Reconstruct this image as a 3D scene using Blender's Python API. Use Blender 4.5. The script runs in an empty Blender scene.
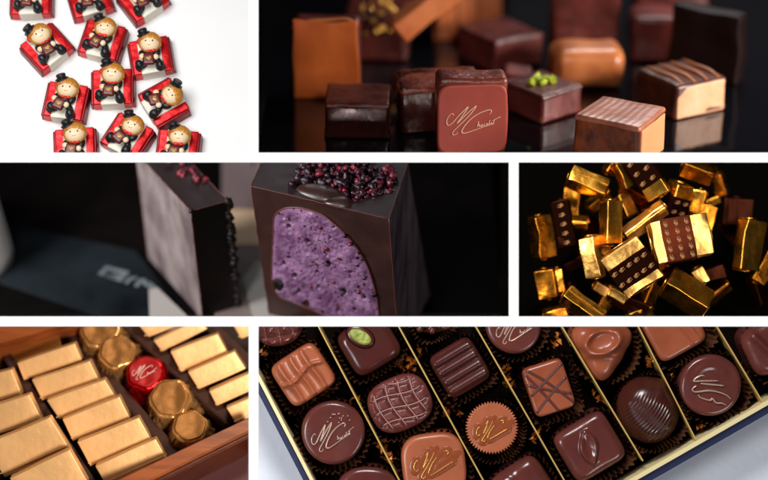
import bpy, bmesh, math, random
from mathutils import Vector, Matrix, noise
random.seed(7)
PI = math.pi
R = math.radians
D = 20.0
scene = bpy.context.scene

# ------------------------------------------------------------------ helpers
COLS = {}
for key in ('frame', 'P1', 'P2', 'P3', 'P4', 'P5', 'P6'):
    c = bpy.data.collections.new('panel_' + key)
    scene.collection.children.link(c)
    COLS[key] = c
CUR = COLS['frame']

def use(key):
    global CUR
    CUR = COLS[key]

def W(u, v, z=0.0):
    """world point seen at photo pixel (u, v) and depth z"""
    k = (D - z) / D
    return Vector(((u - 384) / 100 * k, (240 - v) / 100 * k, z))

def on_plane(u, v, p0, n):
    cam = Vector((0, 0, D))
    d = W(u, v, 0) - cam
    t = (p0 - cam).dot(n) / d.dot(n)
    return cam + d * t

def srgb(r, g, b):
    f = lambda c: (c / 255 / 12.92) if c / 255 <= .04045 else ((c / 255 + .055) / 1.055) ** 2.4
    return (f(r), f(g), f(b), 1)

def mat(name, col, rough=.4, metal=0., col2=None, nscale=6., bump=.0, bscale=20., spec=.5,
        coat=0., stretch=None, sss=0., crinkle=0., cscale=6., wave=None, rvar=0., sheen=0., speck=None):
    m = bpy.data.materials.new(name)
    m.use_nodes = True
    nt = m.node_tree
    b = nt.nodes['Principled BSDF']
    b.inputs['Base Color'].default_value = col
    b.inputs['Roughness'].default_value = rough
    b.inputs['Metallic'].default_value = metal
    b.inputs['Specular IOR Level'].default_value = spec
    b.inputs['Coat Weight'].default_value = coat
    b.inputs['Coat Roughness'].default_value = .12
    if sss:
        b.inputs['Subsurface Weight'].default_value = sss
        b.inputs['Subsurface Radius'].default_value = (.06, .03, .02)
    tc = nt.nodes.new('ShaderNodeTexCoord')
    mp = nt.nodes.new('ShaderNodeMapping')
    nt.links.new(tc.outputs['Object'], mp.inputs[0])
    if stretch:
        mp.inputs['Scale'].default_value = stretch
    def noi(scale, detail=5):
        n = nt.nodes.new('ShaderNodeTexNoise')
        n.inputs['Scale'].default_value = scale
        n.inputs['Detail'].default_value = detail
        nt.links.new(mp.outputs[0], n.inputs['Vector'])
        return n
    if col2 is not None:
        n = noi(nscale)
        rp = nt.nodes.new('ShaderNodeValToRGB')
        rp.color_ramp.elements[0].position = .35
        rp.color_ramp.elements[1].position = .65
        rp.color_ramp.elements[0].color = col
        rp.color_ramp.elements[1].color = col2
        nt.links.new(n.outputs['Fac'], rp.inputs[0])
        out = rp.outputs[0]
        if speck:
            v = nt.nodes.new('ShaderNodeTexVoronoi')
            v.inputs['Scale'].default_value = speck[0]
            nt.links.new(mp.outputs[0], v.inputs['Vector'])
            r2 = nt.nodes.new('ShaderNodeValToRGB')
            r2.color_ramp.elements[0].position = speck[1]
            r2.color_ramp.elements[1].position = speck[1] + .06
            r2.color_ramp.elements[0].color = (1, 1, 1, 1)
            r2.color_ramp.elements[1].color = (0, 0, 0, 1)
            nt.links.new(v.outputs['Distance'], r2.inputs[0])
            mx = nt.nodes.new('ShaderNodeMixRGB')
            nt.links.new(r2.outputs[0], mx.inputs[0])
            nt.links.new(out, mx.inputs[1])
            mx.inputs[2].default_value = speck[2]
            out = mx.outputs[0]
        nt.links.new(out, b.inputs['Base Color'])
    if rvar:
        n = noi(nscale * 1.7)
        mr = nt.nodes.new('ShaderNodeMapRange')
        mr.inputs['From Min'].default_value = .3
        mr.inputs['From Max'].default_value = .7
        mr.inputs['To Min'].default_value = max(.05, rough - rvar)
        mr.inputs['To Max'].default_value = rough + rvar
        nt.links.new(n.outputs['Fac'], mr.inputs[0])
        nt.links.new(mr.outputs[0], b.inputs['Roughness'])
    prev = None
    def addbump(sock, strength, dist):
        nonlocal prev
        bp = nt.nodes.new('ShaderNodeBump')
        bp.inputs['Strength'].default_value = strength
        bp.inputs['Distance'].default_value = dist
        nt.links.new(sock, bp.inputs['Height'])
        if prev:
            nt.links.new(prev.outputs[0], bp.inputs['Normal'])
        prev = bp
    if bump:
        addbump(noi(bscale, 8).outputs['Fac'], bump, .03)
    if crinkle:
        v = nt.nodes.new('ShaderNodeTexVoronoi')
        v.feature = 'F1'
        v.inputs['Scale'].default_value = cscale
        n = noi(cscale * .8, 3)
        mx = nt.nodes.new('ShaderNodeMixRGB')
        mx.inputs[0].default_value = .25
        nt.links.new(mp.outputs[0], mx.inputs[1])
        nt.links.new(n.outputs['Color'], mx.inputs[2])
        nt.links.new(mx.outputs[0], v.inputs['Vector'])
        addbump(v.outputs['Distance'], crinkle, .06)
    if wave:
        w = nt.nodes.new('ShaderNodeTexWave')
        w.bands_direction = wave[0]
        w.inputs['Scale'].default_value = wave[1]
        w.inputs['Distortion'].default_value = wave[3] if len(wave) > 3 else .8
        nt.links.new(mp.outputs[0], w.inputs['Vector'])
        addbump(w.outputs['Fac'], wave[2], .02)
    if prev:
        nt.links.new(prev.outputs[0], b.inputs['Normal'])
    return m

def obj(name, bm, m, parent=None, smooth=True):
    me = bpy.data.meshes.new(name)
    bmesh.ops.recalc_face_normals(bm, faces=bm.faces)
    bm.to_mesh(me)
    bm.free()
    if smooth:
        for p in me.polygons:
            p.use_smooth = True
    ms = m if isinstance(m, (list, tuple)) else [m]
    for x in ms:
        me.materials.append(x)
    o = bpy.data.objects.new(name, me)
    CUR.objects.link(o)
    if parent is not None:
        o.parent = parent
    return o

def thing(name, label, cat, M=None, group=None):
    o = bpy.data.objects.new(name, None)
    o.empty_display_size = .1
    CUR.objects.link(o)
    if M is not None:
        o.matrix_world = M
    o['label'] = label
    o['category'] = cat
    if group:
        o['group'] = group
    return o

def struct(name, bm, m, smooth=False):
    o = obj(name, bm, m, None, smooth)
    o['kind'] = 'structure'
    return o

def copy_tree(o, parent=None, M=None):
    c = o.copy()
    CUR.objects.link(c)
    if parent is not None:
        c.parent = parent
    for ch in list(o.children):
        copy_tree(ch, c)
    if M is not None:
        c.matrix_world = M
    return c

def quad_bm(pts):
    bm = bmesh.new()
    bm.faces.new([bm.verts.new(p) for p in pts])
    return bm

def join(bm, other, M=None):
    """append other bmesh into bm"""
    me = bpy.data.meshes.new('tmp')
    other.to_mesh(me)
    other.free()
    if M is not None:
        me.transform(M)
    bm.from_mesh(me)
    bpy.data.meshes.remove(me)
    return bm

def nz(p, s):
    return noise.noise(Vector(p) * s)

def rbox(lx, ly, lz, b, n=6, amp=0., ns=3., base=True, bs=3, seed=0., flare=0.):
    """rounded box; footprint centre at the origin when base, else centred"""
    h = (lx / 2, ly / 2, lz / 2)
    b = min(b, min(h) * .98)
    def lst(hh):
        inner = hh - b
        L = [-inner + 2 * inner * i / n for i in range(n + 1)]
        ext = [b * math.tan(PI / 4 * (i + 1) / bs) for i in range(bs)]
        return [-inner - e for e in reversed(ext)] + L + [inner + e for e in ext]
    bm = bmesh.new()
    for ax in range(3):
        a, c = (ax + 1) % 3, (ax + 2) % 3
        La, Lc = lst(h[a]), lst(h[c])
        for s in (-1, 1):
            grid = []
            for x in La:
                row = []
                for y in Lc:
                    p = [0, 0, 0]
                    p[ax], p[a], p[c] = s * h[ax], x, y
                    inn = Vector([max(-(h[i] - b), min(h[i] - b, p[i])) for i in range(3)])
                    d = Vector(p) - inn
                    q = inn + d.normalized() * b
                    row.append(bm.verts.new(q))
                grid.append(row)
            for i in range(len(La) - 1):
                for j in range(len(Lc) - 1):
                    bm.faces.new((grid[i][j], grid[i + 1][j], grid[i + 1][j + 1], grid[i][j + 1]))
    bmesh.ops.remove_doubles(bm, verts=bm.verts, dist=1e-5)
    so = Vector((seed * 7.3, seed * 3.1, seed * 1.7))
    for v in bm.verts:
        if amp:
            p = v.co * ns + so
            v.co += Vector((noise.noise(p), noise.noise(p + Vector((31, 0, 0))), noise.noise(p + Vector((0, 47, 0))))) * amp
        if flare:
            k = 1 + flare * (.5 - (v.co.z / lz + .5))
            v.co.x *= k
            v.co.y *= k
        if base:
            v.co.z += lz / 2
    return bm

def superell(a, b, p, rot=0.):
    def f(t):
        t = t - rot
        c, s = abs(math.cos(t)), abs(math.sin(t))
        return ((c / a) ** p + (s / b) ** p) ** (-1 / p)
    return f

def dome(rf, h, sh, relief=None, nt=96, nr=26, flare=.06, side=None, bottom=0.):
    """polar body: outline rf(theta), height h, shoulder radius sh, relief(x, y, s) on the top"""
    bm = bmesh.new()
    rings = []
    cen = bm.verts.new((0, 0, h + (relief(0, 0, 0) if relief else 0)))
    ss = [i / nr for i in range(1, nr + 1)]
    ss = [1 - (1 - s) ** 1.35 for s in ss]
    for s in ss:
        ring = []
        for i in range(nt):
            t = 2 * PI * i / nt
            rr = rf(t)
            r = rr * s
            d = rr * (1 - s)
            z = h
            if d < sh:
                z = h - sh + math.sqrt(max(0, sh * sh - (sh - d) ** 2))
            x, y = r * math.cos(t), r * math.sin(t)
            if relief:
                z += relief(x, y, s) * min(1, d / (sh * .6 + 1e-6))
            ring.append(bm.verts.new((x, y, z)))
        rings.append(ring)
    for k in range(1, 7):
        q = k / 6
        ring = []
        for i in range(nt):
            t = 2 * PI * i / nt
            r = rf(t) * (1 + flare * q)
            if side:
                r += side(t, q)
            ring.append(bm.verts.new((r * math.cos(t), r * math.sin(t), (h - sh) * (1 - q) + bottom * q)))
        rings.append(ring)
    for i in range(nt):
        bm.faces.new((cen, rings[0][i], rings[0][(i + 1) % nt]))
    for a, b in zip(rings, rings[1:]):
        for i in range(nt):
            j = (i + 1) % nt
            bm.faces.new((a[i], b[i], b[j], a[j]))
    bm.faces.new(rings[-1][::-1])
    return bm

def tube(pts, r, n=6, taper=False, M=None, flat=1.):
    """tube along a polyline, as a bmesh"""
    bm = bmesh.new()
    pts = [Vector(p) for p in pts]
    up = Vector((0, 0, 1))
    rings = []
    for i, p in enumerate(pts):
        a = pts[max(0, i - 1)]
        b = pts[min(len(pts) - 1, i + 1)]
        t = (b - a)
        t = t.normalized() if t.length > 1e-9 else Vector((1, 0, 0))
        s = t.cross(up)
        s = s.normalized() if s.length > 1e-6 else Vector((1, 0, 0))
        w = s.cross(t)
        rr = r
        if taper:
            q = i / (len(pts) - 1)
            rr = r * (.45 + .55 * math.sin(PI * min(1, max(0, q * .9 + .05))))
        rings.append([bm.verts.new(p + (s * math.cos(2 * PI * k / n) + w * flat * math.sin(2 * PI * k / n)) * rr) for k in range(n)])
    for a, b in zip(rings, rings[1:]):
        for i in range(n):
            j = (i + 1) % n
            bm.faces.new((a[i], b[i], b[j], a[j]))
    bm.faces.new(rings[0])
    bm.faces.new(rings[-1][::-1])
    return bm

def smoothline(pts, sub=5):
    """Catmull-Rom through the points"""
    P = [Vector(p) if len(p) == 3 else Vector((p[0], p[1], 0)) for p in pts]
    out = []
    for i in range(len(P) - 1):
        p0, p1, p2, p3 = P[max(0, i - 1)], P[i], P[i + 1], P[min(len(P) - 1, i + 2)]
        for k in range(sub):
            t = k / sub
            out.append(.5 * ((2 * p1) + (p2 - p0) * t + (2 * p0 - 5 * p1 + 4 * p2 - p3) * t * t + (3 * p1 - p0 - 3 * p2 + p3) * t ** 3))
    out.append(P[-1])
    return out

def ell(c, r, M=None, seg=16, amp=0., ns=8., bm=None):
    b2 = bmesh.new()
    bmesh.ops.create_uvsphere(b2, u_segments=seg, v_segments=max(8, seg * 2 // 3), radius=1)
    for v in b2.verts:
        v.co = Vector((v.co.x * r[0], v.co.y * r[1], v.co.z * r[2]))
        if M is not None:
            v.co = M @ v.co
        v.co += Vector(c)
        if amp:
            v.co += v.normal * noise.noise(v.co * ns) * amp
    if bm is None:
        return b2
    return join(bm, b2)

def rock(c, r, seed, bm, rough=.35, sd=2):
    b2 = bmesh.new()
    bmesh.ops.create_icosphere(b2, subdivisions=sd, radius=1)
    rx = random.Random(seed)
    sc = Vector((rx.uniform(.7, 1.3), rx.uniform(.7, 1.3), rx.uniform(.6, 1.1))) * r
    M = Matrix.Rotation(rx.uniform(0, 6), 3, 'X') @ Matrix.Rotation(rx.uniform(0, 6), 3, 'Z')
    for v in b2.verts:
        q = v.co.copy()
        q *= 1 + rough * noise.noise(q * (1.6 + rough) + Vector((seed * 3.3, 0, 0)))
        q = Vector((q.x * sc.x, q.y * sc.y, q.z * sc.z))
        v.co = M @ q + Vector(c)
    return join(bm, b2)

def clip_objects(root, **kw):
    """cut the meshes of a thing at the compartment walls"""
    bpy.context.view_layer.update()
    for o in [root] + list(root.children_recursive):
        if o.type != 'MESH':
            continue
        ys = [(o.matrix_world @ v.co).y for v in o.data.vertices]
        if not ys or (min(ys) > kw['y0'] and max(ys) < kw.get('y1', 99)):
            continue
        bm = bmesh.new()
        bm.from_mesh(o.data)
        clip(bm, M=o.matrix_world, **kw)
        me = o.data.copy()
        bm.to_mesh(me)
        bm.free()
        if len(me.polygons) == 0:
            bpy.data.objects.remove(o)
            continue
        o.data = me

def clip(bm, x0=None, x1=None, y0=None, y1=None, M=None):
    """cut a (world-space, or local with matrix M) mesh at the compartment walls"""
    Mi = M.inverted() if M is not None else None
    for co, no in (((x0, 0, 0), (-1, 0, 0)), ((x1, 0, 0), (1, 0, 0)), ((0, y0, 0), (0, -1, 0)), ((0, y1, 0), (0, 1, 0))):
        if co[0] is None or co[1] is None:
            continue
        c, n = Vector(co), Vector(no)
        if Mi is not None:
            n = (M.to_3x3().transposed() @ n).normalized()
            c = Mi @ c
        g = bm.verts[:] + bm.edges[:] + bm.faces[:]
        r = bmesh.ops.bisect_plane(bm, geom=g, plane_co=c, plane_no=n, clear_outer=True)
    return bm

def fmat(P, ex, ey, ez):
    M = Matrix((ex, ey, ez)).transposed().to_4x4()
    M.translation = P
    return M

def area(name, loc, target, size, E, col=(1, 1, 1), key=None, sizey=None, spread=180):
    L = bpy.data.lights.new(name, 'AREA')
    d = (Vector(target) - Vector(loc))
    L.energy = E * PI * d.length ** 2
    L.color = col
    L.size = size
    if sizey:
        L.shape = 'RECTANGLE'
        L.size_y = sizey
    L.spread = R(spread)
    o = bpy.data.objects.new(name, L)
    scene.collection.objects.link(o)
    o.location = loc
    o.rotation_euler = d.to_track_quat('-Z', 'Y').to_euler()
    if key:
        o.light_linking.receiver_collection = COLS[key]
        o.light_linking.blocker_collection = COLS[key]
    return o

# the hand-written signature, drawn as pen strokes (unit box, about 1 wide, y up)
def _n(L):
    return [((x - 220) / 280, (290 - y) / 280) for x, y in L]
SIG_BIG = [_n([(118, 262), (110, 253), (95, 262), (83, 285), (82, 306), (92, 316), (112, 302), (140, 268), (168, 238), (190, 218), (176, 244), (152, 280), (134, 308), (160, 280), (200, 240), (232, 214), (212, 246), (176, 288), (140, 325), (118, 348), (113, 365), (124, 370), (140, 358)]),
           _n([(300, 262), (312, 248), (306, 238), (285, 240), (245, 256), (205, 285), (175, 320), (160, 348), (164, 360), (182, 360), (220, 348), (270, 330), (325, 312)])]
SIG_SMALL = [_n([(247, 300), (240, 330), (248, 316), (252, 318), (252, 330)]), _n([(262, 318), (258, 326), (264, 328), (267, 320), (262, 318)]),
             _n([(280, 313), (274, 316), (274, 324), (281, 324)]), _n([(290, 311), (286, 319), (292, 322), (295, 313), (290, 311)]),
             _n([(304, 294), (300, 318), (304, 320)]), _n([(316, 306), (309, 310), (310, 318), (316, 310), (318, 317)]),
             _n([(328, 288), (323, 312), (328, 314)]), _n([(312, 300), (335, 287), (358, 277)])]

def signature(size, r, r2=None, zf=None, small=True, rot=0., off=(0, 0), flat=.6):
    bm = bmesh.new()
    cr, sr = math.cos(rot), math.sin(rot)
    def P(p):
        x, y = p[0] * size, p[1] * size
        x, y = x * cr - y * sr + off[0], x * sr + y * cr + off[1]
        return Vector((x, y, zf(x, y) if zf else 0))
    for L in SIG_BIG:
        join(bm, tube([P(p) for p in smoothline(L, 4)], r, 6, True, flat=flat))
    if small:
        for L in SIG_SMALL:
            join(bm, tube([P(p) for p in smoothline(L, 3)], r2 or r * .5, 5, flat=flat))
    return bm

# ------------------------------------------------------------------ world, camera, render
world = bpy.data.worlds.new('World')
scene.world = world
world.use_nodes = True
bg = world.node_tree.nodes['Background']
bg.inputs[0].default_value = (.9, .95, 1, 1)
bg.inputs[1].default_value = .006
scene.view_settings.view_transform = 'Standard'
scene.view_settings.look = 'None'
scene.view_settings.exposure = 0
scene.unit_settings.scale_length = .1

cam = bpy.data.cameras.new('camera')
cam.sensor_width = 36
cam.lens = 36 * D / 7.68
cam.clip_end = 200
cam.clip_start = .1
cam.dof.use_dof = True
cam.dof.focus_distance = D + .42
cam.dof.aperture_fstop = (cam.lens / 1000) / .72
co = bpy.data.objects.new('camera', cam)
scene.collection.objects.link(co)
co.location = (0, 0, D)
scene.camera = co

# ------------------------------------------------------------------ the white dividing frame
use('frame')
fr_white = mat('frame_white', (.9, .9, .9, 1), .7, spec=.1)
black = mat('matte_black', (.0012, .0011, .001, 1), .95, spec=0.)
def bx(bm, x0, x1, y0, y1, z0, z1):
    vs = [bm.verts.new((x, y, z)) for x in (x0, x1) for y in (y0, y1) for z in (z0, z1)]
    for f in ((0, 1, 3, 2), (4, 6, 7, 5), (0, 4, 5, 1), (2, 3, 7, 6), (0, 2, 6, 4), (1, 5, 7, 3)):
        bm.faces.new([vs[i] for i in f])
X = lambda u: (u - 384) / 100
Y = lambda v: (240 - v) / 100
fr = thing('display_frame', 'flat white frame whose bars divide the view into six windows', 'frame', Matrix.Translation((0, 0, 0)))
for (nm, z0, z1, m, e) in (('frame_bars', -.02, 0, fr_white, 0), ('backing_bars', -.035, -.0205, black, .03)):
    bm = bmesh.new()
    for (u0, u1, v0, v1) in ((-60, 828, 152.6, 162.4), (-60, 828, 316.4, 326.4), (248.7, 258.5, -60, 152.6), (508.8, 518.6, 162.4, 316.4), (248.7, 258.5, 326.4, 540)):
        bx(bm, X(u0) + e, X(u1) - e, Y(v1) + (e if v1 - v0 > 20 else e), Y(v0) - e, z0, z1)
    obj(nm, bm, m, fr, False)
for (u, v0, v1, zb) in ((253, -40, 156, -6.), (513.6, 160, 321, -6.), (253, 322, 520, -1.6)):
    bm = bmesh.new()
    bx(bm, X(u) - .006, X(u) + .006, Y(v1), Y(v0), zb, -.042)
    for v in bm.verts:
        v.co.x *= 1 + abs(v.co.z) / D          # the walls splay a little towards the back
    obj('partition', bm, black, fr, False)
bm = bmesh.new()
bx(bm, X(-60), X(828), Y(321.4) - .006, Y(321.4) + .006, -1.25, -.042)
for v in bm.verts:
    v.co.y *= 1 + abs(v.co.z) / D
obj('partition', bm, black, fr, False)
sun = bpy.data.lights.new('added_frame_light', 'SUN')  # added light for the frame alone, turns its bars white
sun.energy = 3.9
sun.angle = R(20)
so = bpy.data.objects.new('added_frame_light', sun)
scene.collection.objects.link(so)
so.location = (0, 4, 12)
so.rotation_euler = (R(8), 0, 0)
so.light_linking.receiver_collection = COLS['frame']
so.light_linking.blocker_collection = COLS['frame']

#PANELS#

# ================================================================== P1: foil chocolates with little figures on a white top
use('P1')
el = R(72)
n1 = Vector((0, math.cos(el), math.sin(el)))
b1 = Vector((0, math.sin(el), -math.cos(el)))
x1 = Vector((1, 0, 0))
p1 = W(115, 80, -.72)
white = mat('white_top', (.90, .89, .88, 1), .55, col2=(.86, .85, .84, 1), nscale=.7, bump=.05, bscale=3)
bm = quad_bm([p1 + x1 * a + b1 * b for a, b in ((-3.2, -1.9), (1.6, -1.9), (1.6, 3.), (-3.2, 3.))])
bm2 = clip(bm, x1=-1.365, y0=Y(157))
struct('white_tabletop', bm2, white)
red = mat('red_foil', srgb(215, 20, 26), .3, .55, bump=.5, bscale=3, crinkle=.12, cscale=5, col2=srgb(190, 10, 20), nscale=2)
ivory = mat('ivory_paper', srgb(236, 230, 214), .5, bump=.08, bscale=10, col2=srgb(224, 217, 200), nscale=2)
blackp = mat('black_icing', (.012, .012, .014, 1), .38, bump=.15, bscale=10)
skin = mat('cream_sugar', srgb(250, 230, 196), .5, bump=.04, bscale=10, col2=srgb(240, 205, 158), nscale=3)
hairm = mat('caramel_sugar', srgb(206, 138, 48), .42, bump=.5, bscale=14, col2=srgb(176, 106, 26), nscale=9)
burg = mat('burgundy_sugar', srgb(100, 24, 24), .35, bump=.1, bscale=6)
redm = mat('red_sugar', srgb(226, 30, 34), .4)
goldm = mat('gold_heart', srgb(240, 205, 100), .35, .4)

maroon = mat('shaded_red_foil', srgb(120, 8, 18), .35, .5, bump=.12, bscale=6)  # darker copy of the red foil, side shade put into colour
def make_gift():
    t = thing('gift_chocolate', 'x', 'wrapped chocolate')
    S = .01
    obj('foil_block', rbox(.40, .385, .15, .014, 5, .004, 6), red, t)
    # folded foil flap along each long side, its shade put into darker red
    for s in (-1, 1):
        b = rbox(.03, .37, .125, .01, 3, .004, 6)
        for v in b.verts:
            v.co += Vector((s * (.205 + .012 * (1 - v.co.z / .12)), 0, 0))
        obj('side_flap', b, maroon, t)
    obj('paper_band', rbox(.235, .402, .162, .01, 5, .003, 5), ivory, t)
    f = ell((0, -.01, .19), (.075, .085, .055), None, 16)      # seated body with legs and arms, one surface
    for s in (-1, 1):
        ell((s * .07, -.0, .19), (.04, .06, .04), Matrix.Rotation(R(-28 * s), 3, 'Z'), 12, bm=f)
        ell((s * .065, -.09, .185), (.035, .07, .035), Matrix.Rotation(R(34 * s), 3, 'Z'), 12, bm=f)
    fig = obj('figurine', f, blackp, t)
    def fo(n, b, m):
        return obj(n, b, m, fig)
    h = ell((.02, .09, .245), (.104, .094, .078), None, 24)
    for s in (-1, 1):
        ell((.02 + s * .103, .08, .235), (.018, .022, .018), None, 10, bm=h)
    ell((.02, .085, .318), (.012, .01, .01), None, 8, bm=h)
    fo('head', h, skin)
    # hair: a cap with a fringe around the crown
    hb = bmesh.new()
    bmesh.ops.create_uvsphere(hb, u_segments=30, v_segments=20, radius=1)
    for v in hb.verts:
        q = v.co
        q = Vector((q.x * .121, q.y * .116, q.z * .092))
        lim = .022 + .010 * math.cos(q.x * 34) - q.x * .08
        front = q.z > .015
        if front and q.y < lim:
            q = Vector((q.x * .84, q.y * .78, q.z * .7))
        v.co = q + Vector((.02, .103, .245)) + Vector((0, 0, .004 * math.sin(q.x * 160)))
    fo('hair', hb, hairm)
    # hat: tilted brimmed top hat
    Mh = Matrix.Translation((-.045, .185, .27)) @ Matrix.Rotation(R(22), 4, 'Z') @ Matrix.Rotation(R(-52), 4, 'X')
    hat = dome(superell(.052, .05, 2), .06, .01, nt=24, nr=5, flare=-.12)
    join(hat, dome(superell(.072, .066, 2), .014, .006, nt=24, nr=4, flare=0))
    hat.transform(Mh)
    fo('hat', hat, blackp)
    rb = ell((-.095, .12, .23), (.03, .034, .025), None, 12)
    ell((-.085, .16, .225), (.022, .024, .02), None, 10, bm=rb)
    fo('ribbon', rb, redm)
    bt = ell((-.005, .005, .262), (.026, .02, .014), Matrix.Rotation(R(20), 3, 'Z'), 10)
    ell((.042, .005, .262), (.026, .02, .014), Matrix.Rotation(R(-20), 3, 'Z'), 10, bm=bt)
    ell((.018, .003, .268), (.01, .011, .01), None, 8, bm=bt)
    fo('bow_tie', bt, redm)
    blk = rbox(.125, .125, .05, .028, 5)
    blk.transform(Matrix.Translation((-.025, -.082, .228)) @ Matrix.Rotation(R(-8), 4, 'Z'))
    fo('chocolate_block', blk, burg)
    hp = []
    for i in range(28):
        a = 2 * PI * i / 28
        hp.append((.0019 * 16 * math.sin(a) ** 3, .0019 * (13 * math.cos(a) - 5 * math.cos(2 * a) - 2 * math.cos(3 * a) - math.cos(4 * a))))
    hb = bmesh.new()
    lo = [hb.verts.new((x * .9 - .022, y * .9 - .08, .277)) for x, y in hp]
    hi = [hb.verts.new((x * .75 - .022, y * .75 - .08, .286)) for x, y in hp]
    for i in range(28):
        hb.faces.new((lo[i], lo[(i + 1) % 28], hi[(i + 1) % 28], hi[i]))
    hb.faces.new(hi)
    fo('heart', hb, goldm)
    for (x, y) in ((-.088, -.035), (.052, -.07)):
        hd = ell((x, y, .25), (.03, .032, .028), None, 12)
        for k in range(3):
            ell((x + .012 * (1 if x < 0 else -1), y - .014 + .013 * k, .262), (.018, .0075, .012), None, 8, bm=hd)
        fo('hand', hd, skin)
    for (x, y, a) in ((-.125, -.105, 15), (.085, -.15, -15)):
        sh = ell((x, y, .205), (.044, .052, .05), Matrix.Rotation(R(a), 3, 'Z'), 16)
        ell((x, y - .015, .19), (.05, .046, .03), Matrix.Rotation(R(a), 3, 'Z'), 16, bm=sh)
        fo('shoe', sh, blackp)
    for s in (-1, 1):
        fo('eye', ell((.018 + s * .036, .092, .320), (.008, .0105, .006), None, 8), blackp)
    fo('mouth', tube(smoothline([(-.002, .052, .314), (.018, .046, .312), (.038, .052, .314)]), .003, 6), redm)
    return t

gifts = [(33, 0, 2, 'red foil chocolate with headless looking figure at the top left corner'),
         (91, 0, 18, 'red foil chocolate tilted slightly and cut by the top edge, between two others'),
         (144, 1, 37, 'red foil chocolate turned like a diamond, cut by the top edge, right of two others'),
         (48.5, 49, 42, 'red foil chocolate whose figure leans strongly to the left, below the top left one'),
         (104, 42, -14, 'red foil chocolate with figure leaning slightly right, centre of the second row from the top'),
         (152, 58, 11, 'red foil chocolate with upright figure, rightmost of the second row'),
         (67.5, 103, -8, 'red foil chocolate with figure, left end of the third row on the white top'),
         (114, 89, 3, 'red foil chocolate with the straightest figure, in the middle of the third row'),
         (165, 104, -58, 'red foil chocolate whose figure lies on its side with its head to the right'),
         (77, 148, 5, 'red foil chocolate with figure cut off at the chest, leftmost of the bottom three'),
         (129, 138, -29, 'red foil chocolate turned clockwise with figure, middle of the bottom three'),
         (179, 150, -4, 'red foil chocolate with figure cut off at the chin, rightmost of the bottom three')]
g0 = make_gift()
used = False
for i, (u, v, a, lab) in enumerate(gifts):
    P = on_plane(u, v + 3, p1, n1) + n1 * .001
    M = fmat(P, x1, b1, n1) @ Matrix.Rotation(R(a), 4, 'Z') @ Matrix.Scale(1.0, 4)
    if not used:
        g0.matrix_world = M
        o = g0
        used = True
    else:
        o = copy_tree(g0, None, M)
    o['label'] = lab
    fig_ = [c for c in o.children if c.name.startswith('figurine')][0]
    Mj = Matrix.Translation((.02, .09, 0)) @ Matrix.Rotation(R(random.uniform(-13, 13)), 4, 'Z') @ Matrix.Scale(random.uniform(.95, 1.05), 4) @ Matrix.Translation((-.02, -.09, 0))
    Mt = Matrix.Translation((random.uniform(-.006, .006), random.uniform(-.006, .006), 0)) @ Matrix.Rotation(R(random.uniform(-10, 10)), 4, 'Z')
    for c in fig_.children:
        if c.name.split('.')[0] in ('head', 'hair', 'hat', 'eye', 'mouth', 'ribbon'):
            c.matrix_local = Mj
        elif c.name.split('.')[0] in ('chocolate_block', 'heart', 'hand'):
            c.matrix_local = Mt
    clip_objects(o, y0=Y(157))
    o['group'] = 'red foil chocolates with figures on the white top'
area('soft_lamp_white_top', (-5, 5, 8), W(120, 60, -.6), 5, 3.0, (1, 1, 1), 'P1')
area('fill_lamp_white_top', (0, -1, 12), W(120, 80, -.6), 5, 1.35, (1, 1, 1), 'P1')

# ================================================================== P2: cut chocolates on black glass
use('P2')
el = R(24)
n2 = Vector((0, math.cos(el), math.sin(el)))
b2 = Vector((0, math.sin(el), -math.cos(el)))
p2 = W(384, 152, -.6)
glass = mat('black_glass', (.004, .004, .006, 1), .06, spec=.6)
bm = quad_bm([p2 + x1 * a + b2 * b for a, b in ((-1.3, -.72), (5.2, -.72), (5.2, 7), (-1.3, 7))])
for v in bm.verts:
    pass
bm = clip(bm, y0=Y(157), x0=X(253) + .01)
struct('black_glass_floor', bm, glass)
slate = mat('dark_slate_wall', (.008, .0078, .011, 1), .9, col2=(.012, .0115, .015, 1), nscale=.5)
struct('black_backdrop', quad_bm([(-4, .3, -6.7), (8, .3, -6.7), (8, 8, -6.7), (-4, 8, -6.7)]), black)
struct('backdrop_wall', quad_bm([(-.2, .5, -6.6), (7, .5, -6.6), (7, 7, -6.6), (-.2, 7, -6.6)]), slate)

dark = mat('dark_chocolate', srgb(62, 24, 18), .24, bump=.4, bscale=3.5, col2=srgb(46, 16, 13), nscale=4, rvar=.1)
darkr = mat('dark_red_chocolate', srgb(96, 38, 30), .38, bump=.3, bscale=8, col2=srgb(70, 26, 22), nscale=4, rvar=.1)
redch = mat('ruby_brown_chocolate', srgb(166, 68, 54), .5, bump=.12, bscale=12, col2=srgb(154, 60, 46), nscale=3)
redtop = mat('rough_red_brown', srgb(130, 58, 42), .35, bump=.6, bscale=9, col2=srgb(88, 34, 26), nscale=5)
orange = mat('caramel_orange', srgb(202, 98, 34), .55, bump=.1, bscale=12, col2=srgb(188, 84, 26), nscale=2)
milk = mat('milk_chocolate', srgb(190, 128, 92), .35, bump=.2, bscale=8, col2=srgb(172, 106, 72), nscale=3)
milktop = mat('milk_chocolate_combed', srgb(176, 112, 88), .35, bump=.15, bscale=9, col2=srgb(150, 90, 68), nscale=3, wave=('Y', 4, .09, 3))
peach = mat('pale_praline', srgb(224, 146, 100), .5, bump=.2, bscale=9, col2=srgb(214, 150, 100), nscale=3)
caram = mat('caramel_brown', srgb(196, 118, 66), .35, bump=.2, bscale=7, col2=srgb(160, 86, 44), nscale=3, rvar=.1)
green = mat('pistachio', srgb(190, 200, 50), .55, bump=.3, bscale=20, col2=srgb(150, 170, 30), nscale=8)
gflake = mat('gold_leaf', srgb(250, 190, 90), .35, .5, bump=.5, bscale=14)
penm = mat('pale_script', srgb(232, 190, 160), .35, bump=.1)
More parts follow.
